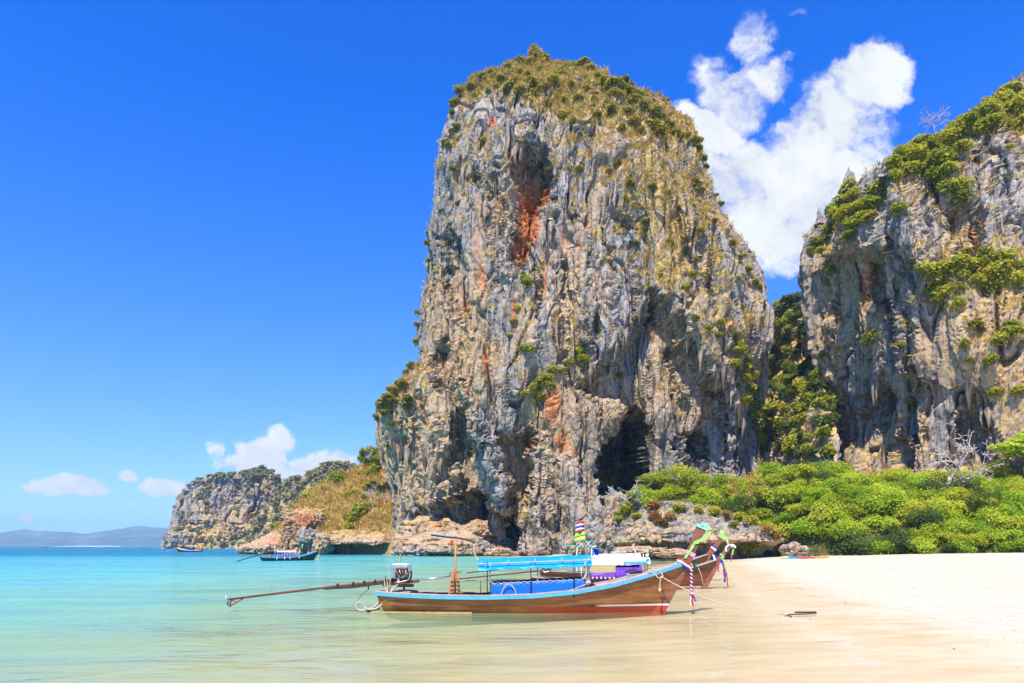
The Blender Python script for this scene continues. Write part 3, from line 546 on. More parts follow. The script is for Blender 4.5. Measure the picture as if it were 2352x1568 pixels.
# ------------------------------------------------------------------ slopes of earth: the golden headland, the shrub bank
def slope_mesh(name, Xr, Yr, fn, mat, nx, ny, label):
    xs = np.linspace(*Xr, nx); ys = np.linspace(*Yr, ny); X, Y = np.meshgrid(xs, ys); Z = fn(X, Y)
    me = np_mesh(name, np.stack([X, Y, Z], -1).reshape(-1, 3), grid_faces(ny, nx)); o = mobj(name, me, mat); tag(o, label, kind='structure'); return o
def earth_mat(name, a, b, c):
    m, nt, out, L = new_mat(name); n = nz(nt, .25, 5, .6); n2 = nz(nt, 2.2, 5, .65)
    col = ramp(nt, math_(nt, 'ADD', math_(nt, 'MULTIPLY', n, .5), math_(nt, 'MULTIPLY', n2, .5)), [(.36, a), (.5, b), (.64, c)])
    principled(nt, out, col, .95, .08, bump(nt, n2, .8, .3)); M[name] = m
earth_mat('dry_slope', (.16, .10, .04), (.34, .23, .09), (.46, .33, .15))
earth_mat('leaf_litter', (.03, .035, .012), (.07, .08, .02), (.20, .16, .07))

HEAD = np.array([(520, 1275), (560, 1262), (620, 1243), (648, 1200), (668, 1165), (700, 1135), (730, 1112), (765, 1092), (800, 1080), (832, 1066), (860, 1056), (900, 1052), (1000, 1050)])
def head_z(X, Y):
    vx = 1176 + 1568 * X / 200.0
    T = CAM_H - (np.interp(vx, HEAD[:, 0], HEAD[:, 1]) - 1254.4) / 1568 * 200
    foot = np.interp(vx, [540, 650, 760, 900, 1000], [196, 188, 176, 170, 160])
    u = np.clip((Y - foot) / (203 - foot), 0, 1); b = np.clip((Y - 206) / 30, 0, 1)
    z = 3.6 * sstep(0, .08, u) * sstep(560, 640, vx) + (T - 3.6) * u ** .85
    return np.where(Y < foot - .2, -1.5, z * (1 - b) - 1.5 * b + .5 * fbm(X / 5, Y / 5, 0 * X, 3, 33) * sstep(.02, .2, u))
slope_mesh('headland', (-88, -18), (160, 240), head_z, M['dry_slope'], 180, 160, 'low headland of golden dry grass running out from the foot of the tall cliff')

BANK = np.array([(1380, 1290), (1420, 1268), (1452, 1225), (1476, 1160), (1500, 1112), (1530, 1092), (1590, 1100), (1650, 1118), (1700, 1122), (1760, 1100), (1840, 1090), (1900, 1088), (2000, 1112), (2080, 1105), (2200, 1125), (2300, 1105), (2400, 1070), (2800, 1020), (3400, 1000)])
def bank_foot(X):
    return np.interp(X, [10, 30, 44, 50, 62, 80, 110, 200], [116, 115, 111, 103, 98, 95, 92, 88])
def bank_z(X, Y):
    vx = 1176 + 1568 * X / 122.0
    T = CAM_H - (np.interp(vx, BANK[:, 0], BANK[:, 1]) - 1254.4) / 1568 * 122
    f = bank_foot(X); u = np.clip((Y - f) / (124 - f), 0, 1); g = ground_z(X, np.minimum(Y, f + 1)) - .3
    b = np.clip((Y - 140) / 40, 0, 1)
    return (g + (T - g) * (u ** .72)) * (1 - .3 * b) + .4 * fbm(X / 6, Y / 6, 0 * X, 2, 44) * u - .6 * (u <= 0)
slope_mesh('shrub_bank', (14, 200), (86, 178), bank_z, M['leaf_litter'], 200, 120, 'earth bank under the green shrubs behind the beach')

def far_hills():
    m, nt, out, L = new_mat('hill_forest'); n = nz(nt, .004, 6, .6); n2 = nz(nt, .0012, 4, .5)
    c = ramp(nt, n, [(.35, (.03, .05, .02)), (.5, (.06, .09, .03)), (.62, (.14, .17, .06)), (.75, (.34, .28, .17))]); principled(nt, out, c, .95, .05)
    for nm, Y0, prof, lab in (('far_hills', 7600, [(-700, 1225), (-60, 1226), (0, 1222), (60, 1217), (90, 1221), (140, 1221), (200, 1226), (240, 1221), (290, 1213), (335, 1207), (360, 1211), (420, 1213), (600, 1222), (900, 1240)], 'low blue forested hills along the far horizon'),
                              ('far_shore_hills', 6200, [(-700, 1244), (0, 1238), (60, 1236), (120, 1240), (180, 1237), (240, 1233), (300, 1234), (350, 1231), (420, 1236), (700, 1246)], 'nearer low green shore hills across the bay')):
        p = np.array(prof, float); xs = np.linspace(-700, 900, 220); rows = np.linspace(0, 1, 24)
        VX, U = np.meshgrid(xs, rows); top = np.interp(VX, p[:, 0], p[:, 1])
        Y = Y0 + U * 900; prof_u = np.sin(np.clip(U * 1.25, 0, 1) * math.pi / 2) * (1 - .6 * sstep(.8, 1, U))
        Ztop = (1254.4 - top) / 1568 * (Y0 + 700); X = (VX - 1176) / 1568 * Y
        Z = Ztop * prof_u * (1 + .22 * fbm(X / 500, Y / 500, 0 * X, 4, 55) * (1 - U)) + 3 - 6 * (U <= 0) + 14 * fbm(X / 130, Y / 130, 0 * X, 3, 57) * sstep(0, .15, U)
        me = np_mesh(nm, np.stack([X, Y, Z], -1).reshape(-1, 3), grid_faces(24, 220)); o = mobj(nm, me, m); tag(o, lab, kind='structure')
    m2 = paint('far_sand', (.8, .76, .68), .9, .1, .02)
    p0 = V(118, 1250, 6100); p1 = V(266, 1250, 6100)
    xs = np.linspace(p0[0], p1[0], 40); w = 5 * np.sin(np.linspace(0, math.pi, 40)) ** .4
    v = np.concatenate([np.stack([xs, 6080 + 0 * xs, 0 * xs + .1], -1), np.stack([xs, 6110 + 0 * xs, w + .1], -1), np.stack([xs, 6230 + 0 * xs, w + 2], -1)])
    mobj('far_beach', np_mesh('far_beach', v, grid_faces(3, 40)), m2); tag(bpy.data.objects['far_beach'], 'thin white strip of beach across the bay', kind='structure')
far_hills()

# ------------------------------------------------------------------ outcrop and shore rocks
outc = rock_mass('rock_outcrop', [(1560, 1150), (1480, 1158), (1440, 1180), (1412, 1200), (1400, 1225), (1392, 1250), (1392, 1300)], [(1570, 1150), (1640, 1160), (1700, 1178), (1752, 1205), (1790, 1235), (1805, 1260), (1812, 1300)], 118, [(-3, 107.0), (1, 106.6), (3, 105.5), (4.5, 106.5), (6.5, 110), (10, 118)], 10, 460, 120, M['shore_rock'], seed=31, scale=.5, expo=3.2, lobes=1.6, flute=.35, fine=.5, block=1.0, block_size=4.6, tpow=1.2, zmin=-1.2, undercut=(-.6, 2.2, 4.0),
    tan=[(1700, 1250, 120, 20, .9), (1500, 1250, 60, 24, .6)], orange=[(1780, 1230, 20, 12, .4)], dark=[], kind='thing', cat='rock', label='long grey boulder outcrop with a dark undercut foot between bank and beached bows', grass=lambda vx, vy, X, Y, Z, N: sstep(.7, .95, N[..., 2] + .5 * pn(vx / 9, vy / 7, 0 * vx, 95)) * .8)
ledge = rock_mass('rock_ledge', [(830, 1216), (775, 1220), (752, 1230), (744, 1248), (742, 1300)], [(840, 1216), (900, 1216), (925, 1224), (935, 1245), (938, 1300)], 174, [(-3, 167), (1.5, 166.5), (3.2, 165.8), (4.6, 168), (6.5, 174)], 8, 280, 80, M['shore_rock'], seed=35, scale=.6, expo=3.8, lobes=1.2, flute=.5, fine=.6, block=1.2, tpow=1.1, zmin=-1.2, undercut=(-.6, 2.0, 4.0), tan=[(830, 1235, 120, 40, 1.0)], orange=[(900, 1240, 30, 20, .4)], dark=[(840, 1258, 100, 14, .8)],  # the dark ellipse paints shade along the undercut
    grass=lambda vx, vy, X, Y, Z, N: sstep(1236, 1222, vy), kind='thing', cat='rock', label='grey sea ledge with a deep dark undercut below the golden grass')
redc = rock_mass('red_rock_face', [(715, 1160), (680, 1168), (660, 1180), (650, 1210), (644, 1240), (640, 1300)], [(720, 1160), (755, 1170), (770, 1190), (776, 1225), (780, 1300)], 184, [(-3, 173), (4, 173), (8, 175), (11, 178), (14, 184)], 10, 240, 140, M['red_rock'], seed=37, scale=.6, expo=3.0, lobes=2.0, flute=.7, fine=.7, block=1.5, tpow=1.1, zmin=-1.2, zs=14.,
    orange=[(700, 1195, 50, 20, .6), (680, 1220, 30, 30, .35)], tan=[(720, 1225, 80, 40, .9)], polys=[([(735, 1172), (760, 1172), (768, 1196), (745, 1200)], 4, 8), ([(656, 1185), (664, 1185), (664, 1250), (656, 1250)], 3, 5)],
    grass=lambda vx, vy, X, Y, Z, N: sstep(1180, 1168, vy), kind='thing', cat='rock', label='rust red broken rock face under scrub at the headland tip')
tip = rock_mass('headland_rock', [(645, 1208), (610, 1230), (580, 1244), (556, 1256), (546, 1266), (544, 1300)], [(650, 1208), (690, 1222), (740, 1232), (760, 1250), (765, 1300)], 192, [(-3, 176), (1, 176), (3, 178), (5, 182), (8, 192)], 14, 280, 90, M['shore_rock'], seed=38, scale=.6, expo=2.4, lobes=1.6, flute=.4, fine=.6, block=1.3, block_size=5., tpow=1.15, zmin=-1.2, undercut=(-.6, .7, 2.0), zs=6.,
    tan=[(600, 1255, 90, 30, 1.1), (680, 1245, 90, 30, 1.0)], orange=[(640, 1240, 40, 14, .55)], kind='thing', cat='rock', label='low sloping brown and grey rock at the tip of the golden headland')
shelf = rock_mass('rock_shelf', [(985, 1186), (940, 1196), (915, 1212), (906, 1235), (903, 1300)], [(990, 1186), (1040, 1200), (1085, 1225), (1125, 1250), (1150, 1300)], 158, [(-3, 141), (1, 141.5), (3, 143.5), (5, 147), (8, 152), (10, 158)], 10, 320, 110, M['shore_rock'], seed=33, scale=.6, expo=2.4, lobes=2.4, flute=.6, fine=.6, block=1.8, block_size=5.5, tpow=1.15, zmin=-1.2, undercut=(-.6, .6, 1.6), zs=8.,
    tan=[(1000, 1225, 120, 50, 1.0)], orange=[(1005, 1205, 30, 14, .5), (940, 1240, 20, 20, .35)], kind='thing', cat='rock', label='broken tan and rust rock shelf at the left foot of the tall cliff', grass=lambda vx, vy, X, Y, Z, N: sstep(1215, 1195, vy) * .7)
def boulder(label, vx, vy, Y, size, seed, mat, squash=(1, 1, .8), rot=0., name='boulder', sink=.25, flat=1.0, tan=.5, group=None):
    n = 46; u = np.linspace(0, 2 * math.pi, n * 2, endpoint=False); v = np.linspace(0, math.pi, n); U, W = np.meshgrid(u, v)
    d = np.stack([np.sin(W) * np.cos(U), np.sin(W) * np.sin(U), -np.cos(W)], -1)
    f1, f2, idv = worley(d[..., 0] * 1.3 + seed, d[..., 1] * 1.3, d[..., 2] * 1.3, seed)
    r = 1 + .34 * fbm(d[..., 0] * 1.1 + seed * 3, d[..., 1] * 1.1, d[..., 2] * 1.1, 2, seed) + .26 * (idv - .5) - .16 * sstep(.16, 0, f2 - f1) + .13 * fbm(d[..., 0] * 4, d[..., 1] * 4 + seed, d[..., 2] * 4, 4, seed, .6)
    p = d * r[..., None] * np.array(squash) * size
    me = np_mesh(name, p.reshape(-1, 3), grid_faces(n, n * 2, True), False)
    vcol(me, 'mask', np.tile(np.array([0, tan, 0, 0.], F32), (n * n * 2, 1)))
    o = mobj(name, me, mat); c = V(vx, vy, Y); o.location = c; o.rotation_euler = (0, 0, rot)
    tag(o, label, 'rock', group); return o
sr, rr = M['shore_rock'], M['red_rock']
boulder('smooth round dark grey boulder below the red rock face', 881 * .8 + 3, 1236, 168, 2.4, 5, sr, (1, .8, .95), tan=.0)
boulder('brown boulder beside the dark undercut ledge, next to the red face', 742, 1252, 168, 3.0, 8, sr, (.8, .8, 1.0), tan=.9)
boulder('small golden boulder standing in the water by the ledge', 922, 1266, 158, 1.5, 19, sr, tan=1.0)
boulder('tan angular boulder beside the mast of the blue boat', 1066, 1257, 154, 2.6, 21, sr, (.9, .8, 1), tan=.95)
boulder('ochre boulder tilted on the cliff foot left of the blue canopy', 1112, 1262, 150, 1.9, 23, sr, (.75, .8, 1), .5, tan=1.0)
boulder('flat ochre rock on the sand strip just above the blue canopy', 1145, 1270, 148, 2.3, 25, sr, (1.3, .8, .5), tan=1.0)
boulder('rust brown rock pile in the shade of the cliff alcove', 1090, 1228, 158, 4.0, 27, rr, (1.2, .9, .8), tan=.5, name='rock_heap')
boulder('pale rounded boulder half hidden by the turquoise rack', 1322, 1258, 118, 2.1, 29, sr, (1, .9, .9), tan=.8)
boulder('grey pitted boulder leaning on the outcrop beside the flags', 1378, 1246, 116, 2.6, 33, sr, (1, .9, 1.1), tan=.2)
boulder('tall grey boulder wedged between cliff foot and outcrop', 1385, 1215, 124, 3.6, 36, sr, (.8, .9, 1.25), tan=.2)
boulder('brown rock shelf lying on the sand below the outcrop', 1470, 1268, 103, 2.6, 39, sr, (1.7, .9, .35), tan=.9, name='rock_slab')
boulder('low tan rock in front of the dark outcrop foot', 1548, 1272, 100, 1.5, 41, sr, (1.6, .9, .45), tan=.9)
boulder('grey rock at the outcrop end beside the blue kayak', 1822, 1262, 99, 1.5, 43, sr, (1.2, .9, .7), tan=.4)

def stalactites():
    ms = []
    for k in range(4):
        q = np.random.default_rng(60 + k); n = 7; zz = np.array([0, -.25, -.5, -.75, -1.0]); rr_ = np.array([.22, .19, .13, .07, .01])
        v = []
        for z_, r_ in zip(zz, rr_):
            for j in range(n):
                a = 2 * math.pi * j / n; w = r_ * (1 + .35 * q.normal()); v.append((w * math.cos(a), w * math.sin(a), z_ + .05 * q.normal()))
        me = np_mesh('stalactite', np.array(v), grid_faces(5, n, True)); vcol(me, 'mask', np.tile(np.array([0, .35, .35, 0.], F32), (len(v), 1))); me.materials.append(M['limestone']); ms.append(me)
    q = np.random.default_rng(3)
    def row(r, pts, n, lo, hi):
        pts = np.array(pts, float); t = np.sort(q.random(n)) * (len(pts) - 1)
        for tt in t:
            i = min(int(tt), len(pts) - 2); x, y = pts[i] + (pts[i + 1] - pts[i]) * (tt - i) + q.normal(size=2) * 7
            p, nn = on_rock(r, x, y, 5); L = q.uniform(lo, hi)
            o = link(bpy.data.objects.new('stalactite', ms[int(q.integers(4))]), r.o); o.location = p + np.array([0, .35, .5]); o.scale = (L * .62, L * .62, L); o.rotation_euler = (0, 0, q.uniform(0, 6))
    row(main, [(1345, 862), (1400, 800), (1450, 745), (1495, 672)], 14, 1.6, 4.5)
    row(main, [(1560, 745), (1600, 800), (1650, 855), (1690, 900), (1712, 975)], 15, 1.8, 6.0)
    row(main, [(1165, 345), (1200, 330), (1260, 345)], 10, 2, 5)
    row(main, [(1120, 420), (1165, 410)], 6, 2, 4)
    row(main, [(880, 1010), (960, 1040), (1010, 1060)], 14, 2.5, 6)
    row(main, [(1050, 945), (1095, 1010)], 6, 2, 5)
    row(right, [(1940, 900), (2010, 880), (2060, 930)], 10, 2, 6)
    row(right, [(2180, 920), (2240, 900), (2300, 960)], 12, 2, 6)
stalactites()
# ------------------------------------------------------------------ plants
leaf_mat('leaf_bank', [(.12, (.11, .23, .012)), (.38, (.30, .50, .02)), (.62, (.48, .64, .03)), (.88, (.64, .66, .06))], .48)
leaf_mat('leaf_lime', [(.12, (.16, .23, .014)), (.38, (.40, .50, .022)), (.62, (.56, .61, .035)), (.88, (.66, .62, .07))], .47)
leaf_mat('leaf_cliff', [(.12, (.09, .10, .014)), (.4, (.26, .25, .025)), (.65, (.42, .35, .035)), (.9, (.54, .41, .07))], .4)
leaf_mat('leaf_bright', [(.12, (.12, .17, .012)), (.4, (.32, .36, .02)), (.65, (.50, .48, .03)), (.9, (.62, .52, .06))], .44)
leaf_mat('leaf_dark', [(.12, (.02, .05, .01)), (.4, (.05, .10, .018)), (.65, (.10, .17, .03)), (.9, (.20, .25, .05))], .35)
leaf_mat('leaf_far', [(.12, (.05, .07, .02)), (.4, (.10, .13, .035)), (.65, (.19, .19, .06)), (.9, (.28, .23, .10))], .25)
leaf_mat('grass_dry', [(.1, (.36, .19, .05)), (.4, (.62, .38, .09)), (.65, (.74, .50, .14)), (.9, (.80, .62, .26))], .42, .1)
leaf_mat('grass_green', [(.1, (.16, .18, .03)), (.4, (.34, .33, .06)), (.65, (.50, .43, .11)), (.9, (.6, .48, .2))], .35, .1)
leaf_mat('leaf_rust', [(.1, (.16, .06, .02)), (.4, (.34, .14, .04)), (.65, (.46, .24, .07)), (.9, (.5, .36, .12))], .3, .1)
paint('dead_wood', (.60, .48, .42), .85, .35, 3, .1); paint('pale_wood', (.62, .56, .52), .85, .3, 3, .1); paint('bark', (.16, .12, .09), .9, .4, 3, .1)

def leaf_cloud(blobs, n, size, q, up=.9, inner=.09, stretch=1.5, squash=1.0):
    b = np.array(blobs, float); vol = np.prod(b[:, 3:6], axis=1) ** .66; k = q.choice(len(b), n, p=vol / vol.sum())
    d = q.normal(size=(n, 3)); d /= np.linalg.norm(d, axis=1)[:, None]; d[:, 2] = np.abs(d[:, 2]) * np.where(q.random(n) < .78, 1, -1)
    rad = np.where(q.random(n) < inner, q.uniform(.4, .85, n), q.uniform(.93, 1.05, n))
    # a lumpy shell: sprays of leaves stand out, gaps between them
    lump = pn(d[:, 0] * 2.9 + k * 3.1, d[:, 1] * 2.9, d[:, 2] * 2.9, 77) + .5 * pn(d[:, 0] * 7 + k * 1.7, d[:, 1] * 7, d[:, 2] * 7, 78); rad = rad * (1 + .42 * lump)
    c = b[k, :3] + d * rad[:, None] * b[k, 3:6]
    nrm = d * .7 + np.array([0, -.25, up]) + q.normal(size=(n, 3)) * .55; nrm /= np.linalg.norm(nrm, axis=1)[:, None]
    t = np.cross(nrm, q.normal(size=(n, 3))); t /= np.linalg.norm(t, axis=1)[:, None]; s = np.cross(nrm, t)
    sz = size * q.uniform(.6, 1.35, n)[:, None]; t = t * sz * .5 * stretch; s = s * sz * .5 * squash
    fold = nrm * sz * .12
    v = np.stack([c - t, c + s + fold, c + t, c - s + fold], 1).reshape(-1, 3); f = np.arange(n * 4).reshape(-1, 4)
    lc = np.clip(.45 + .16 * q.normal(size=n) + .30 * lump + .06 * (d[:, 2]), 0, 1)
    return v, f, np.repeat(lc, 4)
def leaf_mesh(name, v, f, lc, mat):
    me = np_mesh(name, v, f, False); a = me.attributes.new('lc', 'FLOAT', 'POINT'); a.data.foreach_set('value', lc.astype(F32)); me.materials.append(mat); return me
def shrub_meshes(name, mat, nvar, nleaf, leaf, seed, blobs=5, flat=.8, spread=.55):
    r = []
    for k in range(nvar):
        q = np.random.default_rng(seed + k); bl = [(0, 0, .45, .62, .62, .55)]
        for i in range(blobs):
            a = q.uniform(0, 6.28); w = q.uniform(.25, spread + .1); bl.append((w * math.cos(a), w * math.sin(a), q.uniform(.25, .85) * flat, *(q.uniform(.28, .5) * np.array([1, 1, .85]))))
        r.append(leaf_mesh(name, *leaf_cloud(bl, nleaf, leaf, q), mat))
    return r
SH = {'bank': shrub_meshes('shrub', M['leaf_bank'], 6, 3200, .066, 200, 10, 1.0, .8),
      'lime': shrub_meshes('shrub', M['leaf_lime'], 4, 2600, .072, 400, 9, 1.1, .8), 'deep': shrub_meshes('shrub', M['leaf_dark'], 3, 2600, .07, 430, 9, 1.2, .7),
      'cliff': shrub_meshes('shrub', M['leaf_cliff'], 6, 420, .20, 230),
      'bright': shrub_meshes('shrub', M['leaf_bright'], 5, 620, .16, 260),
      'dark': shrub_meshes('shrub', M['leaf_dark'], 5, 620, .16, 290, 6),
      'far': shrub_meshes('shrub', M['leaf_far'], 4, 160, .34, 320),
      'rust': shrub_meshes('shrub', M['leaf_rust'], 3, 700, .14, 350)}
_sq = np.random.default_rng(77)
def shrub(kind, p, r, label, group, name='shrub', flat=1.0, tilt=None):
    o = link(bpy.data.objects.new(name, SH[kind][int(_sq.integers(len(SH[kind])))])); o.location = p
    o.scale = (r * _sq.uniform(.85, 1.2), r * _sq.uniform(.85, 1.2), r * flat * _sq.uniform(.85, 1.2)); o.rotation_euler = (_sq.uniform(-.2, .2), _sq.uniform(-.2, .2), _sq.uniform(0, 6.28))
    tag(o, label, 'shrub', group); LAST[0] = o; return o
LAST = [None]

def tufts(name, pos, nrm, size, blades, mat, seed, label, width=.09, hang=.0, kind='stuff'):
    q = np.random.default_rng(seed); n = len(pos); k = blades
    d = q.normal(size=(n, k, 3)) * .8 + np.array([0, -.15, 1.0 - hang]) + nrm[:, None, :] * .6; d /= np.linalg.norm(d, axis=2)[..., None]
    L = size[:, None] * q.uniform(.5, 1.2, (n, k)); base = pos[:, None, :] + q.normal(size=(n, k, 3)) * size[:, None, None] * .22 - nrm[:, None, :] * .05
    tip = base + d * L[..., None]; tip[..., 2] -= hang * L * .3
    s = np.cross(d, q.normal(size=(n, k, 3))); s /= np.linalg.norm(s, axis=2)[..., None]; s *= (L * width)[..., None]
    mid = base + d * (L * .6)[..., None]
    v = np.stack([base - s * .6, mid - s, tip, mid + s], 2).reshape(-1, 3); f = np.arange(len(v)).reshape(-1, 4)
    lc = np.clip(.5 + .22 * q.normal(size=(n, 1)) + .12 * q.normal(size=(n, k)), 0, 1)
    me = leaf_mesh(name, v, f, np.repeat(lc.ravel(), 4), mat); o = link(bpy.data.objects.new(name, me)); tag(o, label, kind=kind); return o
def pick(r, w, n, seed):
    q = np.random.default_rng(seed); w = np.where(r.front & (r.P[..., 2] > .5), w, 0).ravel().astype(float); i = q.choice(w.size, n, p=w / w.sum())
    return r.P.reshape(-1, 3)[i], r.N.reshape(-1, 3)[i], r.vx.ravel()[i], r.vy.ravel()[i]

# dry grass on the tall cliff
p, nn, ax, ay = pick(main, main.g ** 1.3, 13000, 1); tufts('dry_grass', p, nn, _sq.uniform(.5, 1.25, len(p)), 9, M['grass_dry'], 2, 'golden dry grass over the top and shoulder of the tall cliff')
p, nn, ax, ay = pick(main, main.g ** 2, 3600, 3); tufts('green_grass', p, nn, _sq.uniform(.5, 1.3, len(p)), 9, M['grass_green'], 4, 'olive green grass mixed into the dry turf of the tall cliff')
w = sstep(.12, .5, main.N[..., 2]) * (main.vy > 300) * (main.vy < 900); p, nn, ax, ay = pick(main, w, 2600, 5); tufts('ledge_grass', p, nn, _sq.uniform(.5, 1.3, len(p)), 8, M['grass_dry'], 6, 'dry grass tufts on the small ledges of the tall cliff face', hang=.3)
p, nn, ax, ay = pick(right, right.g ** 1.5, 7000, 7); tufts('headwall_grass', p, nn, _sq.uniform(.5, 1.4, len(p)), 8, M['grass_dry'], 8, 'golden dry grass on the ledges of the grey headwall', hang=.1)

# shrubs on the cap of the tall cliff
CAP = [(1048, 205, 2.6), (1062, 190, 2.2), (1080, 196, 2.0), (1040, 232, 2.4), (1036, 250, 1.6), (1110, 175, 2.2), (1130, 160, 1.8), (1150, 176, 2.2), (1165, 150, 1.6), (1188, 134, 1.8), (1198, 124, 1.9), (1215, 140, 2.4), (1232, 124, 2.0), (1250, 128, 2.0), (1262, 122, 2.2), (1225, 190, 3.0),
       (1232, 210, 2.8), (1250, 200, 2.6), (1270, 180, 2.8), (1282, 168, 2.4), (1300, 148, 2.2), (1318, 152, 2.4), (1340, 150, 3.4), (1352, 156, 2.8), (1372, 170, 1.8), (1390, 178, 2.2), (1402, 192, 2.6), (1420, 188, 2.6), (1436, 182, 2.2), (1444, 204, 3.0), (1420, 214, 2.6), (1398, 212, 2.2), (1455, 225, 2.6), (1470, 218, 2.0),
       (1480, 240, 2.4), (1500, 258, 2.8), (1518, 262, 2.4), (1505, 290, 3.2), (1520, 300, 2.8), (1535, 285, 2.4), (1550, 300, 2.2), (1580, 305, 1.8), (1602, 318, 2.2), (1606, 335, 2.0), (1180, 180, 2.2), (1165, 200, 2.4), (1195, 205, 2.4), (1140, 195, 1.9), (1290, 225, 2.0), (1330, 220, 2.2), (1345, 200, 1.8), (1310, 190, 2.0),
       (1365, 225, 2.0), (1375, 262, 2.2), (1405, 250, 2.4), (1440, 250, 2.0), (1460, 275, 2.2), (1290, 262, 1.6), (1260, 235, 2.0), (1210, 165, 1.8), (1090, 215, 1.6), (1120, 205, 1.6), (1240, 160, 1.8), (1195, 160, 1.6), (1470, 300, 2.0), (1430, 290, 1.8)]
for x, y, r in CAP: p, _ = on_rock(main, x, y + 4, 6); shrub('cliff', p - np.array([0, 0, .5]), r * .70, 'olive shrub in dry grass on the ' + ('seaward brow' if x < 1150 else 'highest crest' if x < 1300 else 'middle of the rounded top' if x < 1440 else 'shoulder facing the cloud') + ' of the tall cliff', 'shrubs on the tall cliff top')
FACE = [(1020, 330, 1.8), (1030, 335, 1.5), (1040, 390, 1.3), (1110, 325, 1.6), (1050, 290, 1.5), (1036, 300, 1.2), (1258, 395, 1.4), (1330, 390, 1.8), (1415, 382, 2.0), (1400, 395, 1.5), (1445, 425, 2.0), (1500, 430, 1.8), (1485, 512, 2.2), (1440, 460, 1.4), (1600, 420, 1.8), (1606, 440, 2.0), (1618, 370, 1.8), (1630, 385, 1.5), (1668, 470, 1.6), (1655, 450, 1.3), (1590, 635, 1.8), (1580, 660, 1.5),
        (1600, 600, 1.4), (1560, 480, 1.6), (1640, 510, 1.3), (1680, 560, 1.5), (1705, 590, 1.8), (1720, 620, 1.7), (1735, 650, 1.9), (1695, 640, 1.5), (1540, 560, 1.5), (1610, 530, 1.6), (1212, 655, 2.8), (1205, 640, 1.6), (1200, 630, 1.2), (1185, 710, 1.4), (1182, 740, 1.5), (1210, 805, 2.4), (1200, 800, 1.4), (1170, 770, 1.0),
        (1325, 820, 2.6), (1340, 835, 2.4), (1310, 835, 2.0), (1275, 855, 2.2), (1255, 870, 2.4), (1240, 885, 2.8), (1225, 900, 2.4), (1245, 915, 2.4), (1228, 925, 1.8), (1265, 885, 1.8), (1205, 905, 1.5), (1290, 850, 1.6), (1655, 745, 1.8), (1630, 755, 1.6), (1700, 790, 1.5), (1690, 770, 2.0), (1715, 830, 2.2), (1650, 770, 1.3), (1745, 660, 1.4), (1600, 735, 1.6), (1460, 560, 1.2), (1380, 600, 1.0)]
for x, y, r in FACE: p, n_ = on_rock(main, x, y, 5); shrub('bright' if y > 600 else 'cliff', p + n_ * .2 - np.array([0, 0, .3]), r * .72, 'small green shrub on the tall cliff face ' + ('beside the upper cave' if x < 1300 and y < 500 else 'on the grassy flank below the cloud' if y < 700 and x > 1300 else 'below the orange gully' if y < 830 and x < 1250 else 'in the row above the cave' if x < 1400 else 'beside the gap'), 'shrubs on the tall cliff face')
VINE = [(1700, 810, 2.0), (1712, 850, 2.2), (1705, 880, 2.2), (1722, 900, 2.4), (1730, 935, 2.2), (1718, 925, 2.0), (1738, 960, 2.4), (1745, 985, 2.4), (1728, 870, 1.8), (1690, 840, 1.6), (1735, 900, 1.8), (1750, 1010, 2.2), (1755, 940, 2.2)]
for x, y, r in VINE: p, n_ = on_rock(main, x, y, 9); shrub('bright', p + n_ * .3 - np.array([0, 0, .4]), r, 'vivid green creeper hanging on the cliff edge beside the gap', 'creepers at the cliff edge', 'creeper')
LEFT = [(952, 715, 1.4), (946, 745, 1.6), (940, 790, 1.8), (936, 830, 1.8), (930, 855, 1.6), (915, 880, 2.0), (905, 895, 2.2), (890, 915, 2.4), (880, 930, 2.4), (870, 945, 2.0), (925, 890, 2.2), (940, 920, 2.0), (905, 930, 2.2), (890, 950, 1.8), (860, 965, 1.6), (935, 935, 1.6), (985, 560, 1.1), (978, 600, 1.0), (900, 975, 1.3)]
for x, y, r in LEFT: p, n_ = on_rock(main, x, y, 8); shrub('cliff', p + n_ * .2 - np.array([0, 0, .3]), r * .85, 'olive shrub on the seaward shoulder of the tall cliff', 'shrubs on the seaward shoulder')
q = np.random.default_rng(41)
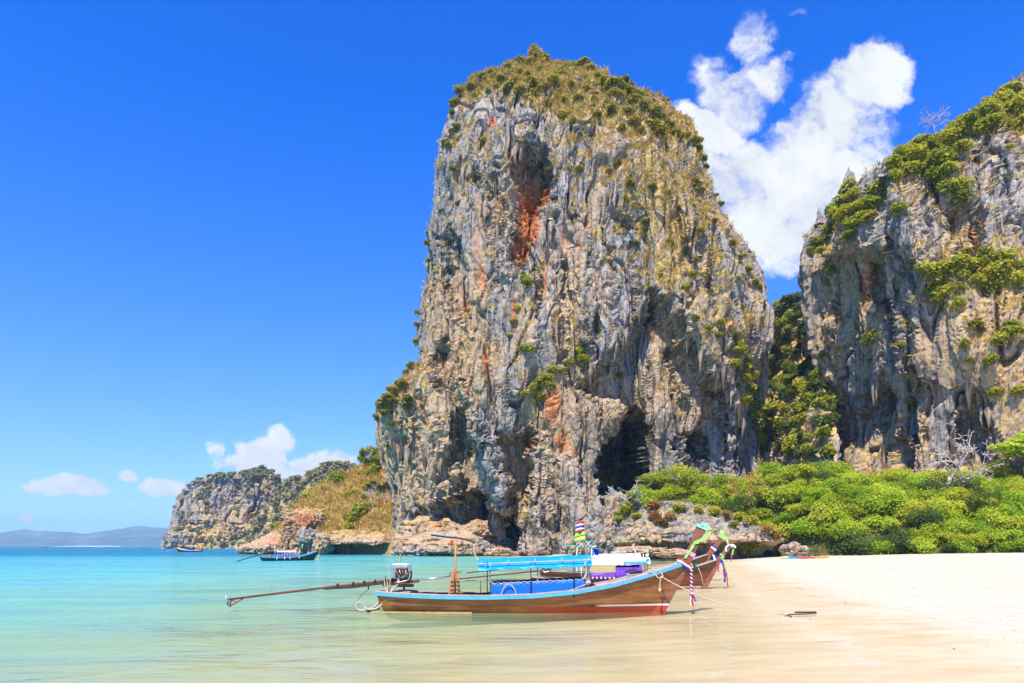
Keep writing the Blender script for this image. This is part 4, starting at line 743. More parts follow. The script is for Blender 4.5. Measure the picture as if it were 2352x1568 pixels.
# right headwall
RS = [(1900, 470, 2.6), (1925, 440, 2.6), (1945, 430, 2.4), (1935, 460, 2.6), (1960, 450, 2.4), (1915, 500, 2.8), (1940, 490, 2.8), (1965, 480, 3.0), (1990, 470, 2.8), (2010, 440, 2.6), (2025, 425, 2.4), (1950, 520, 2.6), (1975, 510, 2.6), (1900, 530, 2.4), (1890, 550, 2.2), (1870, 560, 2.0), (1955, 545, 2.4), (1995, 500, 2.2), (2015, 465, 2.2), (1860, 578, 1.6), (1880, 575, 1.6),
      (2050, 385, 3.0), (2070, 360, 3.2), (2060, 410, 2.4), (2085, 345, 3.0), (2100, 370, 3.4), (2110, 330, 3.0), (2130, 350, 3.2), (2130, 390, 3.2), (2155, 330, 3.2), (2165, 370, 3.4), (2150, 410, 3.0), (2180, 400, 3.0), (2185, 320, 3.2), (2205, 300, 3.0), (2170, 440, 2.8), (2195, 440, 2.8), (2200, 465, 2.6), (2210, 345, 2.4), (2230, 280, 3.2), (2250, 265, 3.0), (2270, 255, 3.0), (2290, 240, 3.0), (2310, 230, 3.0), (2330, 250, 3.0), (2345, 235, 3.0), (2260, 290, 2.6), (2290, 275, 2.6), (2320, 205, 2.4), (2345, 280, 2.6), (2245, 305, 2.2), (2090, 395, 2.6),
      (2062, 480, 2.0), (2120, 620, 2.4), (2150, 640, 3.0), (2180, 620, 2.6), (2140, 670, 2.6), (2170, 680, 2.6), (2200, 610, 2.6), (2230, 620, 3.0), (2260, 610, 2.8), (2290, 625, 3.0), (2330, 650, 2.6), (2215, 585, 2.0), (2310, 590, 2.6), (2240, 650, 2.6), (2280, 660, 2.4), (2340, 620, 2.4), (2000, 770, 2.2), (1990, 785, 2.0), (1910, 905, 1.6), (2220, 790, 1.8), (2270, 830, 2.0), (2300, 780, 2.2), (2330, 760, 2.2), (2200, 700, 2.0), (1905, 620, 1.6), (1900, 650, 1.4), (2070, 790, 1.4), (2340, 900, 2.0), (2290, 900, 1.8)]
for x, y, r in RS: p, n_ = on_rock(right, x, y + 4, 7); shrub('bright', p + n_ * .2 - np.array([0, 0, .3]), r * .86, 'yellow green shrub on the ' + ('pointed spur' if x < 2030 and y < 600 else 'high stepped crest' if y < 480 else 'broad grassy ledge' if x > 2100 and y < 720 else 'lower face') + ' of the grey headwall', 'shrubs on the grey headwall')
p_, n__, ax, ay = pick(right, right.g ** 2 * (right.vy < 1000) * (right.vx < 2400), 110, 47)
for i in range(len(p_)): shrub('bright' if i % 3 else 'cliff', p_[i] - np.array([0, 0, .3]), _sq.uniform(.9, 2.0), 'small ' + ('olive' if i % 3 == 0 else 'yellow green') + ' bush in the grass of the grey headwall ' + ('crest' if ay[i] < 420 else 'ledges' if ay[i] < 720 else 'foot'), 'small bushes on the grey headwall', 'headwall_bush')
p_, n__, ax, ay = pick(main, main.g ** 2, 120, 48)
for i in range(len(p_)): shrub('cliff' if i % 3 else 'bright', p_[i] - np.array([0, 0, .3]), _sq.uniform(.6, 1.4), 'small ' + ('yellow green' if i % 3 == 0 else 'olive') + ' bush in dry turf, cliff ' + ('brow' if ay[i] < 230 else 'shoulder' if ay[i] < 420 else 'flank') + (' seaward of the upper cave' if ax[i] < 1180 else ' above the upper cave' if ax[i] < 1300 else ' over the big cave' if ax[i] < 1500 else ' nearest the gap'), 'small bushes on the tall cliff', 'turf_bush')
# wood in the gap; brighter leaves left and low paint in the sunlit part
q = np.random.default_rng(43); GP = []
for i in range(700):
    x = q.uniform(1740, 1905); y = q.uniform(690, 1045)
    p, n_ = on_rock(gap, x, y, 5)
    if all((p[0] - a[0]) ** 2 + (p[1] - a[1]) ** 2 * .3 + (p[2] - a[2]) ** 2 > 4.5 for a in GP):
        GP.append(p); v = q.random(); shrub('bright' if (y > 860 and v < .75) or (x < 1815 and v < .6) else 'dark', p - np.array([0, 0, .6]), q.uniform(1.7, 3.0), 'yellow green bush low in the gap between the cliffs' if y > 860 else 'leafy tree crown crowding the steep gap between the cliffs', 'trees in the gap between the cliffs', 'gap_tree')['category'] = 'tree'
# far island scrub
p, nn, ax, ay = pick(back, back.g, 700, 46)
base = leaf_cloud([(0, 0, .4, .7, .7, .6)], 46, .5, np.random.default_rng(9))
def wood(name, p, lo, hi, label):
    vb = []; lb = []
    for i in range(len(p)): vb.append(base[0] * q.uniform(lo, hi) + p[i]); lb.append(np.clip(base[2] + q.normal() * .16, 0, 1))
    vb = np.concatenate(vb); me = leaf_mesh(name, vb, np.arange(len(vb)).reshape(-1, 4), np.concatenate(lb), M['leaf_far']); tag(link(bpy.data.objects.new(name, me)), label, kind='stuff')
wood('ridge_wood', p, 2.6, 5.0, 'far grey green wood covering the ridge behind the headland')
p, nn, ax, ay = pick(far, sstep(.3, .9, far.g) ** 2, 520, 45); wood('island_scrub', p, 1.6, 3.6, 'green scrub on the top and foot of the distant limestone island')

# golden headland
def on_slope(fn, x, y, y0, y1):
    Ys = np.linspace(y0, y1, 400); w = V(x, y, 1.0); Xs = w[0] * Ys; Zr = CAM_H + (w[2] - CAM_H) * Ys; g = fn(Xs, Ys); k = np.argmax(g >= Zr) if (g >= Zr).any() else np.argmin(np.abs(g - Zr))
    return np.array([Xs[k], Ys[k], g[k]])
q = np.random.default_rng(51)
X = q.uniform(-80, -20, 16000); Y = q.uniform(165, 206, 16000); Z = head_z(X, Y); vx = 1176 + 1568 * X / 200
k = (Z > 3.4) & (vx > 630) & (vx < 990); X, Y, Z = X[k], Y[k], Z[k]; n = min(5200, len(X)); X, Y, Z = X[:n], Y[:n], Z[:n]
tufts('headland_grass', np.stack([X, Y, Z], -1), np.tile([0, -.3, .5], (n, 1)), q.uniform(.6, 1.5, n), 9, M['grass_dry'], 52, 'golden dry grass covering the low headland')
HS = [(702, 1130, 2.4), (712, 1138, 2.0), (770, 1098, 2.4), (778, 1106, 2.6), (790, 1092, 2.0), (760, 1104, 1.6), (800, 1140, 2.0), (815, 1130, 1.8), (845, 1122, 2.2), (835, 1140, 1.8), (820, 1185, 3.0), (808, 1200, 2.8), (830, 1175, 2.4), (805, 1215, 2.2), (798, 1190, 1.8), (850, 1160, 1.8), (660, 1160, 1.8), (640, 1190, 1.8), (642, 1205, 1.6), (685, 1150, 1.6), (740, 1168, 1.4), (745, 1120, 1.6), (860, 1110, 1.8), (728, 1150, 1.3), (875, 1135, 1.6), (850, 1090, 1.8), (830, 1085, 1.6), (940, 1150, 1.8), (935, 1165, 1.3)]
for x, y, r in HS: p = on_slope(head_z, x, y + 3, 165, 206); shrub('bright', p - np.array([0, 0, .3]), r * .95, 'yellow olive bush in the golden grass of the headland', 'bushes on the golden headland')
SB = [(858, 1050, 2.6), (848, 1068, 2.2), (872, 1062, 2.4), (862, 1088, 2.2), (838, 1045, 2.0), (830, 1060, 1.8), (880, 1075, 1.8)]
for x, y, r in SB: p, n_ = on_rock(main, max(x, 880), y, 10); p = V(x, y, 183); shrub('bright', p, r, 'green bush on the shoulder where headland meets the tall cliff', 'bushes where headland meets cliff')

# shrub bank behind the beach
q = np.random.default_rng(61); pts = []
def add_bank(n, x0, x1, rmin, ymax=124, kind='bank', label='dense bright green beach shrub on the bank behind the sand', group='beach shrubs on the bank', sep=.62, f0=-.5, tall=1.0):
    for i in range(n):
        X = q.uniform(x0, x1); f = float(bank_foot(X))
        if f + f0 >= ymax: continue
        Y = q.uniform(f + f0, ymax)
        if abs(X / Y) > 1.0: continue
        r = q.uniform(rmin, rmin * 1.45)
        if all(math.hypot(X - a, Y - b) > sep * (r + c) for a, b, c in pts):
            pts.append((X, Y, r)); z = float(bank_z(np.array([X]), np.array([Y]))[0]); z = max(z, float(ground_z(np.array([X]), np.array([Y]))[0]))
            kd = kind if q.random() < .52 else ('lime' if q.random() < .74 else 'deep'); shrub(kd, (X, Y, z - .25), r, label if kd == kind else label.replace('bright green', 'yellow green').replace('green bush', 'yellow green bush') if kd == 'lime' else label.replace('bright green', 'dark green').replace('green bush', 'dark green bush'), group, 'beach_shrub', .95 * tall * q.uniform(.8, 1.3))
            if 'bank' in group: o_ = bpy.data.objects[-1] if False else LAST[0]; wx_ = 1176 + 1568 * X / Y; o_['label'] = ('dark' if kd == 'deep' else 'bright' if kd == kind else 'yellow') + ' green shrub ' + ('low' if Y < f + 9 else 'high') + ' on the bank ' + ('beside the boulder outcrop' if wx_ < 1830 else 'behind the kayaks' if wx_ < 1960 else 'between kayaks and bare tree' if wx_ < 2110 else 'around the big bare tree' if wx_ < 2240 else 'by the spreading tree')
add_bank(260, 50, 108, 1.7, 101, sep=.40, f0=.2, label='bright green beach shrub at the very edge of the white sand', group='beach shrubs along the sand')
add_bank(2100, 46, 122, 2.1, sep=.44)
add_bank(420, 22, 50, 1.9, kind='bank', label='vine covered green bush above the grey outcrop', group='vine covered bushes above the outcrop', sep=.42)
OB = [(1430, 1175, 1.5, 'bright'), (1445, 1160, 1.6, 'bright'), (1420, 1190, 1.3, 'bright'), (1460, 1185, 1.2, 'bright'), (1418, 1170, 1.2, 'bright'), (1505, 1190, 1.5, 'rust'), (1520, 1200, 1.4, 'rust'), (1540, 1185, 1.3, 'rust'), (1560, 1172, 1.4, 'bright'), (1500, 1165, 1.5, 'rust'), (1600, 1168, 1.3, 'bright'), (1640, 1178, 1.3, 'bright'), (1670, 1185, 1.2, 'rust'), (1700, 1192, 1.4, 'bright'), (1730, 1198, 1.3, 'bright'), (1690, 1205, 1.0, 'bright'), (1760, 1215, 1.2, 'rust'), (1780, 1235, 1.1, 'rust'), (1455, 1145, 1.3, 'dark')]
for x, y, r, kd in OB: p, n_ = on_rock(outc, x, y, 8); shrub(kd, p + n_ * .1 - np.array([0, 0, .2]), r, {'bright': 'yellow green bush growing on the grey boulder outcrop', 'rust': 'dry rust brown bush on the grey boulder outcrop', 'dark': 'dark green bush beside the white dead tree'}[kd], 'bushes on the boulder outcrop')
p, nn, ax, ay = pick(outc, sstep(.45, .8, outc.N[..., 2]), 420, 62); tufts('outcrop_grass', p, nn, q.uniform(.3, .7, len(p)), 8, M['grass_green'], 63, 'thin pale grass on the boulder outcrop')
nS = 700; X = q.uniform(38.5, 44.5, nS); Y = q.uniform(119, 124, nS); Z = bank_z(X, Y); tufts('bank_grass', np.stack([X, Y, Z + 1.2], -1), np.tile([0, -.3, .3], (nS, 1)), q.uniform(.7, 1.3, nS), 9, M['grass_dry'], 64, 'patch of dry yellow grass at the foot of the cave wall')

# bare trees
def bare_tree(name, label, base, h, seed, mat, spread=1.0, levels=5, lean=(0, 0, 1), r0=.16, twist=.5, rmin=.03, trunk=.38):
    q = np.random.default_rng(seed); root = empty(name, base); segs = {0: [], 1: []}
    def grow(p, d, L, r, lev):
        pts = [p]; dd = d.copy(); n = 4
        for i in range(n):
            dd = dd + q.normal(size=3) * .16 * twist; dd /= np.linalg.norm(dd); pts.append(pts[-1] + dd * L / n)
        segs[0 if lev == 0 else 1].append((pts, max(r, rmin), max(r * .62, rmin * .8)))
        if lev >= levels: return
        for i in range(3 if lev < 3 else 2):
            t = q.integers(2, n + 1); nd_ = dd + q.normal(size=3) * .75 * spread; nd_[2] = nd_[2] * .8 + .12; nd_ /= np.linalg.norm(nd_)
            grow(pts[t], nd_, L * q.uniform(.6, .82), r * .58, lev + 1)
    d = np.array(lean, float); d /= np.linalg.norm(d); grow(np.zeros(3), d, h * trunk, r0, 0)
    for key, nm in ((0, 'trunk'), (1, 'branches')):
        vs, fs, o = [], [], 0
        for pts, ra, rb in segs[key]:
            k = 5 if key == 0 else 3; pts = np.array(pts); m_ = len(pts)
            for i, c in enumerate(pts):
                t = pts[min(i + 1, m_ - 1)] - pts[max(i - 1, 0)]; t /= np.linalg.norm(t) + 1e-9; a = np.cross(t, [.3, .5, .8]); a /= np.linalg.norm(a); b = np.cross(t, a); r = ra + (rb - ra) * i / (m_ - 1)
                for j in range(k): g = 2 * math.pi * j / k; vs.append(c + (a * math.cos(g) + b * math.sin(g)) * r)
            fs.append(grid_faces(m_, k, True) + o); o += m_ * k
        mobj(nm, np_mesh(nm, np.array(vs), np.concatenate(fs)), mat, root)
    tag(root, label, 'tree'); return root
p = V(2178, 1110, 111); p[2] = float(bank_z(np.array([p[0]]), np.array([p[1]]))[0]); bare_tree('bare_tree', 'big leafless pinkish grey tree rising from the green bank below the headwall', p, 15.5, 6, M['dead_wood'], 1.35, 6, (.0, -.1, 1), .3, rmin=.06, trunk=.30)
p = V(1452, 1160, 112); bare_tree('bare_tree', 'small white dead tree beside the cave mouth', p, 6.5, 8, M['pale_wood'], 1.2, 5, (-.7, 0, .8), .1)
p = V(915, 1205, 166); bare_tree('bare_tree', 'crooked white leafless tree at the left foot of the tall cliff', p, 14, 12, M['pale_wood'], 1.0, 5, (.0, 0, 1), .17)
p = V(860, 1175, 170); bare_tree('bare_tree', 'low grey leafless bush tree beside the crooked white one', p, 8, 15, M['dead_wood'], 1.3, 5, (-.2, 0, 1), .1)
p, n_ = on_rock(right, 2150, 320, 8); bare_tree('bare_tree', 'small bare reddish tree on the headwall crest against the cloud', p, 8, 18, M['dead_wood'], 1.1, 5, (-.1, 0, 1), .12)
# spreading tree at the picture's edge
p = on_slope(bank_z, 2335, 1110, 95, 124)
t = empty('spreading_tree', p + np.array([0, -2, 0])); tag(t, 'spreading green tree with flat branches over the bank at the picture edge', 'tree')
q2 = np.random.default_rng(71); vs = []
bl = [(-3.2, 0, 6.0, 2.4, 2, .7), (0, 0, 7.0, 2.6, 2.2, .9), (3, 0, 6.6, 2.6, 2.2, .8), (1.5, .5, 8.2, 2.2, 2, .7), (-1.5, 0, 5.0, 2.0, 1.6, .6), (4.5, 0, 7.6, 2.2, 2, .8)]
crown = link(bpy.data.objects.new('crown', leaf_mesh('crown', *leaf_cloud(bl, 3400, .34, q2), M['leaf_bank'])), t)
tr = bare_tree('trunk', '', (0, 0, 0), 7, 22, M['bark'], 1.0, 2, (.05, 0, 1), .22); del_ = [c for c in tr.children]
tk = del_[0]; tk.parent = t; tk.name = 'trunk'; br = del_[1]; br.parent = t; br.name = 'branches'; bpy.data.objects.remove(tr)
# the sharp spire on the headwall
q3 = np.random.default_rng(5); n_ = 9; v = []
for i, (zz, rr_) in enumerate([(0, 2.6), (1.6, 2.1), (3.2, 1.5), (4.6, 1.0), (5.8, .45), (6.6, .05)]):
    for j in range(n_): a = 6.283 * j / n_; w = rr_ * (1 + .3 * q3.normal()); v.append((w * math.cos(a) - .1 * zz, w * math.sin(a), zz + .2 * q3.normal()))
me = np_mesh('rock_spire', np.array(v), grid_faces(6, n_, True), False); vcol(me, 'mask', np.zeros((len(v), 4), F32)); me.materials.append(M['limestone'])
for x, y, s in ((1946, 430, .78), (1934, 440, .6), (1902, 462, .7), (1925, 440, .5), (1885, 505, .6), (2030, 400, .6)):
    p, _ = on_rock(right, x, y, 9); o = link(bpy.data.objects.new('rock_spire', me), right.o); o.location = p - np.array([0, -.5, .6]); o.scale = (s * .8, s * .8, s); o.rotation_euler = (0, 0, x)
# ------------------------------------------------------------------ boats
class MB:
    def __init__(s): s.v = []; s.f = []
    def add(s, v, f):
        o = len(s.v); s.v += [tuple(map(float, p)) for p in v]; s.f += [tuple(int(i) + o for i in q) for q in f]; return s
    def box(s, c, d, rz=0., ry=0., rx=0.):
        m = Matrix.Rotation(rz, 3, 'Z') @ Matrix.Rotation(ry, 3, 'Y') @ Matrix.Rotation(rx, 3, 'X'); c = Vector(c)
        v = [c + m @ Vector((x * d[0] / 2, y * d[1] / 2, z * d[2] / 2)) for x in (-1, 1) for y in (-1, 1) for z in (-1, 1)]
        return s.add(v, [(0, 1, 3, 2), (4, 6, 7, 5), (0, 4, 5, 1), (2, 3, 7, 6), (0, 2, 6, 4), (1, 5, 7, 3)])
    def tube(s, pts, r, n=8, caps=True):
        pts = [np.array(p, float) for p in pts]; m = len(pts); rr_ = r if hasattr(r, '__len__') else [r] * m; v = []; a = None
        for i, c in enumerate(pts):
            t = pts[min(i + 1, m - 1)] - pts[max(i - 1, 0)]; t /= np.linalg.norm(t) + 1e-9
            if a is None: a = np.cross(t, [.31, .52, .79] if abs(t[2]) < .9 else [1, .1, 0])
            a = a - t * np.dot(a, t); a /= np.linalg.norm(a) + 1e-9; b = np.cross(t, a)
            for j in range(n): g = 2 * math.pi * j / n; v.append(c + (a * math.cos(g) + b * math.sin(g)) * rr_[i])
        f = [tuple(q) for q in grid_faces(m, n, True)]
        if caps: f += [tuple(range(n))[::-1], tuple(range((m - 1) * n, m * n))]
        return s.add(v, f)
    def sweep(s, pts, w, h, up=(0, 0, 1)):
        """rectangular bar along pts; w across, h along up"""
        pts = [np.array(p, float) for p in pts]; m = len(pts); v = []; up = np.array(up, float)
        for i, c in enumerate(pts):
            t = pts[min(i + 1, m - 1)] - pts[max(i - 1, 0)]; t /= np.linalg.norm(t) + 1e-9; sd = np.cross(t, up); sd /= np.linalg.norm(sd) + 1e-9; u = np.cross(sd, t)
            ww = w[i] if hasattr(w, '__len__') else w; hh = h[i] if hasattr(h, '__len__') else h
            for a, b in ((-1, -1), (1, -1), (1, 1), (-1, 1)): v.append(c + sd * a * ww / 2 + u * b * hh / 2)
        f = [tuple(q) for q in grid_faces(m, 4, True)] + [(3, 2, 1, 0), tuple(range((m - 1) * 4, m * 4))]
        return s.add(v, f)
    def sheet(s, rows, th=.012):
        """a cloth or panel given as rows of points, with thickness"""
        g = np.array(rows, float); nr, nc = g.shape[:2]; du = np.gradient(g, axis=1); dv = np.gradient(g, axis=0); n = np.cross(du, dv); n /= np.linalg.norm(n, axis=-1, keepdims=True) + 1e-9
        a = (g + n * th / 2).reshape(-1, 3); b = (g - n * th / 2).reshape(-1, 3); F = grid_faces(nr, nc); N = nr * nc
        f = [tuple(q) for q in F] + [tuple(q[::-1] + N) for q in F]; e = [i for i in range(nc)] + [i * nc + nc - 1 for i in range(1, nr)] + [(nr - 1) * nc + i for i in range(nc - 2, -1, -1)] + [i * nc for i in range(nr - 2, 0, -1)]
        f += [(e[k], e[k] + N, e[(k + 1) % len(e)] + N, e[(k + 1) % len(e)]) for k in range(len(e))]
        return s.add(np.concatenate([a, b]), f)
    def lump(s, c, r, seed=0, n=10):
        u = np.linspace(0, 2 * math.pi, n * 2, endpoint=False); w = np.linspace(0, math.pi, n); U, W = np.meshgrid(u, w); d = np.stack([np.sin(W) * np.cos(U), np.sin(W) * np.sin(U), -np.cos(W)], -1)
        k = 1 + .22 * pn(d[..., 0] * 1.6 + seed, d[..., 1] * 1.6, d[..., 2] * 1.6, seed)
        return s.add((np.array(c) + d * k[..., None] * np.array(r)).reshape(-1, 3), grid_faces(n, n * 2, True))
    def build(s, name, mat, parent=None, smooth=False):
        me = bpy.data.meshes.new(name); me.from_pydata(s.v, [], s.f); me.update()
        if smooth: me.polygons.foreach_set('use_smooth', np.full(len(me.polygons), True))
        return mobj(name, me, mat, parent)
def curve(pts, n):
    """smooth curve through pts"""
    p = np.array(pts, float); m = len(p); t = np.linspace(0, m - 1, n); out = []
    for q in t:
        i = min(int(q), m - 2); u = q - i; p0, p1, p2, p3 = p[max(i - 1, 0)], p[i], p[i + 1], p[min(i + 2, m - 1)]
        out.append(.5 * ((2 * p1) + (-p0 + p2) * u + (2 * p0 - 5 * p1 + 4 * p2 - p3) * u * u + (-p0 + 3 * p1 - 3 * p2 + p3) * u ** 3))
    return np.array(out)

def hull_mat(name, cols, red_z=None, white=None, red_x=None, red=(.42, .05, .025)):
    """weathered planks; antifouling red below red_z + a white boot line, from x = red_x forward"""
    m, nt, out, L = new_mat(name)
    tc = nd(nt, 'ShaderNodeTexCoord'); sp = nd(nt, 'ShaderNodeSeparateXYZ'); L(tc.outputs['Object'], sp.inputs[0])
    a = nz(nt, 1.0, 6, .65, (.55, 1, 5)); b = nz(nt, 3.0, 5, .7, (.4, 1, 8)); c = nz(nt, 1.1, 4, .6)
    f = math_(nt, 'ADD', math_(nt, 'MULTIPLY', a, .45), math_(nt, 'ADD', math_(nt, 'MULTIPLY', b, .3), math_(nt, 'MULTIPLY', c, .25)))
    col = ramp(nt, f, [(.34, cols[0]), (.47, cols[1]), (.56, cols[2]), (.70, cols[3])])
    pl = math_(nt, 'FRACT', math_(nt, 'MULTIPLY', sp.outputs[2], 5.2)); col = mixc(nt, mapr(nt, pl, .0, .06, .45, 0), col, tuple(x * .4 for x in cols[0]))
    low = mapr(nt, math_(nt, 'ADD', sp.outputs[2], math_(nt, 'MULTIPLY_ADD', c, .2, -.1)), .0, .16, .65, 0.0); col = mixc(nt, low, col, (.06, .035, .02))
    if red_z is not None:
        zt = math_(nt, 'ADD', sp.outputs[2], math_(nt, 'MULTIPLY_ADD', a, .03, -.015))
        rx = mapr(nt, math_(nt, 'ADD', sp.outputs[0], math_(nt, 'MULTIPLY_ADD', c, 2.0, -1.0)), red_x[0], red_x[1])
        wear = mapr(nt, b, .36, .5, .35, 1.0)
        rm = math_(nt, 'MULTIPLY', math_(nt, 'MULTIPLY', mapr(nt, zt, red_z + .012, red_z - .012), rx), wear); col = mixc(nt, rm, col, red)
        wt = white
        wm = math_(nt, 'MULTIPLY', math_(nt, 'MULTIPLY', mapr(nt, zt, red_z - .01, red_z + .01), mapr(nt, zt, red_z + wt + .01, red_z + wt - .01)), mapr(nt, sp.outputs[0], red_x[2], red_x[2] + .25)); col = mixc(nt, wm, col, (.78, .76, .72))
    h = math_(nt, 'ADD', b, math_(nt, 'MULTIPLY', mapr(nt, pl, 0, .06, 1, 0), -.6))
    principled(nt, out, col, .5, .35, bump(nt, h, .5, .012)); M[name] = m; return m
hull_mat('teak', ((.11, .042, .015), (.29, .12, .038), (.42, .19, .064), (.54, .30, .13)), .20, .055, (-.5, 2.0, 2.6))
hull_mat('stem_teak', ((.10, .04, .02), (.21, .085, .045), (.30, .13, .07), (.42, .24, .15)), .20, .055, (-20, -19, -20))
hull_mat('red_teak', ((.07, .026, .012), (.17, .06, .024), (.25, .095, .04), (.33, .15, .07)), .16, .05, (-2, 0, 2.2))
hull_mat('dark_teak', ((.02, .016, .012), (.05, .04, .028), (.085, .065, .042), (.16, .125, .085)))
hull_mat('mahogany', ((.05, .015, .008), (.12, .03, .016), (.17, .05, .025), (.22, .08, .04)))
paint('stem_wood', (.25, .105, .055), .45, .4, 3, .35); paint('grey_wood', (.46, .38, .33), .8, .3, 4, .15); paint('dark_wood', (.07, .045, .03), .7, .4, 4, .2)
paint('sky_blue_paint', (.085, .42, .66), .5, .22, 5, .35); paint('blue_tarp', (.006, .29, .74), .45, .16, 2.2, .35, bumpd=.01); paint('blue_tarp_deep', (.004, .14, .58), .5, .15, 2.0, .3, bumpd=.01)
paint('white_tarp', (.74, .76, .78), .6, .1, 1.5, .3); paint('lilac_tarp', (.55, .48, .66), .6, .12, 1.5, .3); paint('purple_cloth', (.16, .05, .48), .7, .4, 5, .2); paint('lilac_cloth', (.30, .24, .46), .7, .35, 4, .2); paint('straw_blind', (.47, .38, .21), .8, .22, 8, .15)
paint('black_iron', (.02, .02, .022), .45, .3, 6, .4); paint('rust_iron', (.16, .055, .03), .7, .45, 6, .3); paint('grey_iron', (.09, .09, .095), .5, .35, 9, .4, .3); paint('chrome', (.62, .62, .63), .25, .15, 6, .5, .8); paint('hot_rust', (.28, .09, .035), .8, .4, 12, .2)
paint('rope', (.55, .44, .29), .85, .3, 20, .1); paint('old_hose', (.50, .43, .31), .7, .35, 5, .2); paint('bamboo', (.50, .35, .14), .6, .3, 6, .3); paint('orange_cloth', (.62, .12, .02), .7, .3, 6, .2); paint('orange_wood', (.55, .21, .07), .6, .35, 6, .3)
paint('red_cloth', (.55, .04, .035), .6, .15, 6, .25); paint('white_cloth', (.80, .79, .77), .7, .1, 6, .2); paint('navy_cloth', (.04, .05, .34), .6, .15, 6, .25); paint('lime_cloth', (.32, .72, .16), .6, .15, 4, .25); paint('mint_cloth', (.30, .78, .55), .6, .12, 4, .25); paint('yellow_cloth', (.80, .66, .08), .6, .15, 4, .25); paint('green_cloth', (.01, .18, .08), .7, .2, 5, .2)
paint('teal_paint', (.03, .44, .42), .5, .2, 5, .35); paint('cobalt', (.01, .06, .50), .5, .2, 5, .3); paint('pink_cloth', (.75, .35, .4), .7, .2, 6, .2)

GUN = np.array([(-4.32, .66), (-3.5, .60), (-2.2, .555), (-.8, .545), (.6, .585), (1.9, .70), (3.2, .93), (4.4, 1.25), (5.1, 1.47), (5.62, 1.63)])
WT = ([0, .08, .3, .5, .7, .85, .95, 1], [.46, .55, .76, .80, .72, .50, .24, .07])
def gun_pt(t, side, off=0., dz=0.):
    x = -4.32 + t * 9.94; return np.array([x, side * (np.interp(t, *WT) + off), np.interp(x, GUN[:, 0], GUN[:, 1]) + dz])
def hull_pt(t, s, side, inset=0.):
    g = gun_pt(t, side, -inset); zk = -.32 if t > .06 else -.32 + .12 * (1 - t / .06); xk = -3.98 + t * 8.56
    z = g[2] + (zk - g[2]) * s; x = g[0] + (xk - g[0]) * s; w = abs(g[1]); y = w * (1 - .22 * s - .78 * s ** 3.6)
    return np.array([x, side * max(y, .012), z])
def make_hull(root, m, prow=None, prow_w=None, floor=.2, rails=True):
    """shared longtail body, in the boat's own frame: bow towards +x, waterline z = 0"""
    ts = np.linspace(0, 1, 56); ss = np.linspace(0, 1, 12); rows = []
    for t in ts: rows.append([hull_pt(t, s, -1) for s in ss] + [hull_pt(t, s, 1) for s in ss[::-1]])
    rows = np.array(rows); b = MB(); b.add(rows.reshape(-1, 3), grid_faces(len(ts), rows.shape[1])); hull = b.build('hull', m['hull'], root, True)
    si = np.linspace(0, .62, 7); ri = np.array([[hull_pt(t, s, -1, .05) + np.array([0, 0, .01]) for s in si] + [hull_pt(t, s, 1, .05) + np.array([0, 0, .01]) for s in si[::-1]] for t in ts[1:-2]])
    b = MB(); b.add(ri.reshape(-1, 3), grid_faces(len(ts) - 3, ri.shape[1])[:, ::-1]); b.build('inner_lining', m['inner'], root, True)
    b = MB(); n = 12; tr = np.concatenate([rows[0][:n], rows[0][n:]]); b.add(np.concatenate([tr + np.array([.0, 0, 0]), tr + np.array([.06, 0, 0])]), [tuple(range(2 * n)), tuple(range(2 * n, 4 * n))[::-1]]); b.build('transom', m['inner'], root)
    tt = np.linspace(0, .985, 60)
    for sd in (-1, 1):
        b = MB(); b.sweep([gun_pt(t, sd, .03, -.055) for t in tt], .06, .095); b.build('rub_rail', m['rail'], root)
        b = MB(); b.sweep([gun_pt(t, sd, -.035, .02) for t in tt], .15, .04); b.build('cap_rail', m['cap'], root)
    # floor boards, bow deck planks, thwarts
    for k in range(5):
        y0 = -.5 + k * .25; b = MB(); b.box((-.6, y0, floor), (6.4, .22, .03)); b.build('floor_board', m['inner'], root)
    for k in range(6):
        f0, f1 = -1 + k / 3 + .02, -1 + (k + 1) / 3 - .02; b = MB(); r = []
        for t in np.linspace(.665, .965, 14): g = gun_pt(t, 1, -.1, -.03); r.append([(g[0], g[1] * f0, g[2] + .04 * (1 - f0 * f0)), (g[0], g[1] * f1, g[2] + .04 * (1 - f1 * f1))])
        b.sheet(r, .03); b.build('deck_plank', m['cap'], root)
    for t in (.10, .18, .26, .60):
        g = gun_pt(t, 1, -.06, -.10); b = MB(); b.box((g[0], 0, g[2]), (.22, g[1] * 2, .045)); b.build('thwart', m['thwart'], root)
    # stem post and tall prow
    path = prow if prow is not None else [(4.50, -.36), (4.74, 0), (5.18, .82), (5.62, 1.62), (5.82, 2.05), (5.94, 2.35), (6.05, 2.58), (6.13, 2.76)]
    w = prow_w if prow_w is not None else [.34, .33, .31, .28, .25, .245, .30, .37]
    pc = curve([(x, 0, z) for x, z in path], 26); wc = np.interp(np.linspace(0, len(w) - 1, 26), range(len(w)), w); th = np.interp(np.linspace(0, 1, 26), [0, .45, .6, 1], [.16, .17, .15, .13])
    b = MB(); b.sweep(pc, th, wc, up=(1, 0, -.45)); st = b.build('prow', m['stem'], root)
    bev = st.modifiers.new('bevel', 'BEVEL'); bev.width = .018; bev.segments = 2
    return pc, wc
def ribbon(root, name, mat, pts, w, th=.02, up=(0, 1, 0)):
    b = MB(); q = np.random.default_rng(len(pts)); b.sweep(curve(pts, 24) + q.normal(size=(24, 3)) * np.array([.006, .012, .006]), w * .82 * (1 + .18 * q.normal(size=24)), .008, up=up); return b.build(name, mat, root)
def rope(root, pts, r=.014, mat='rope', name='rope', n=30):
    b = MB(); b.tube(curve(pts, n), r, 6); return b.build(name, M[mat], root, True)
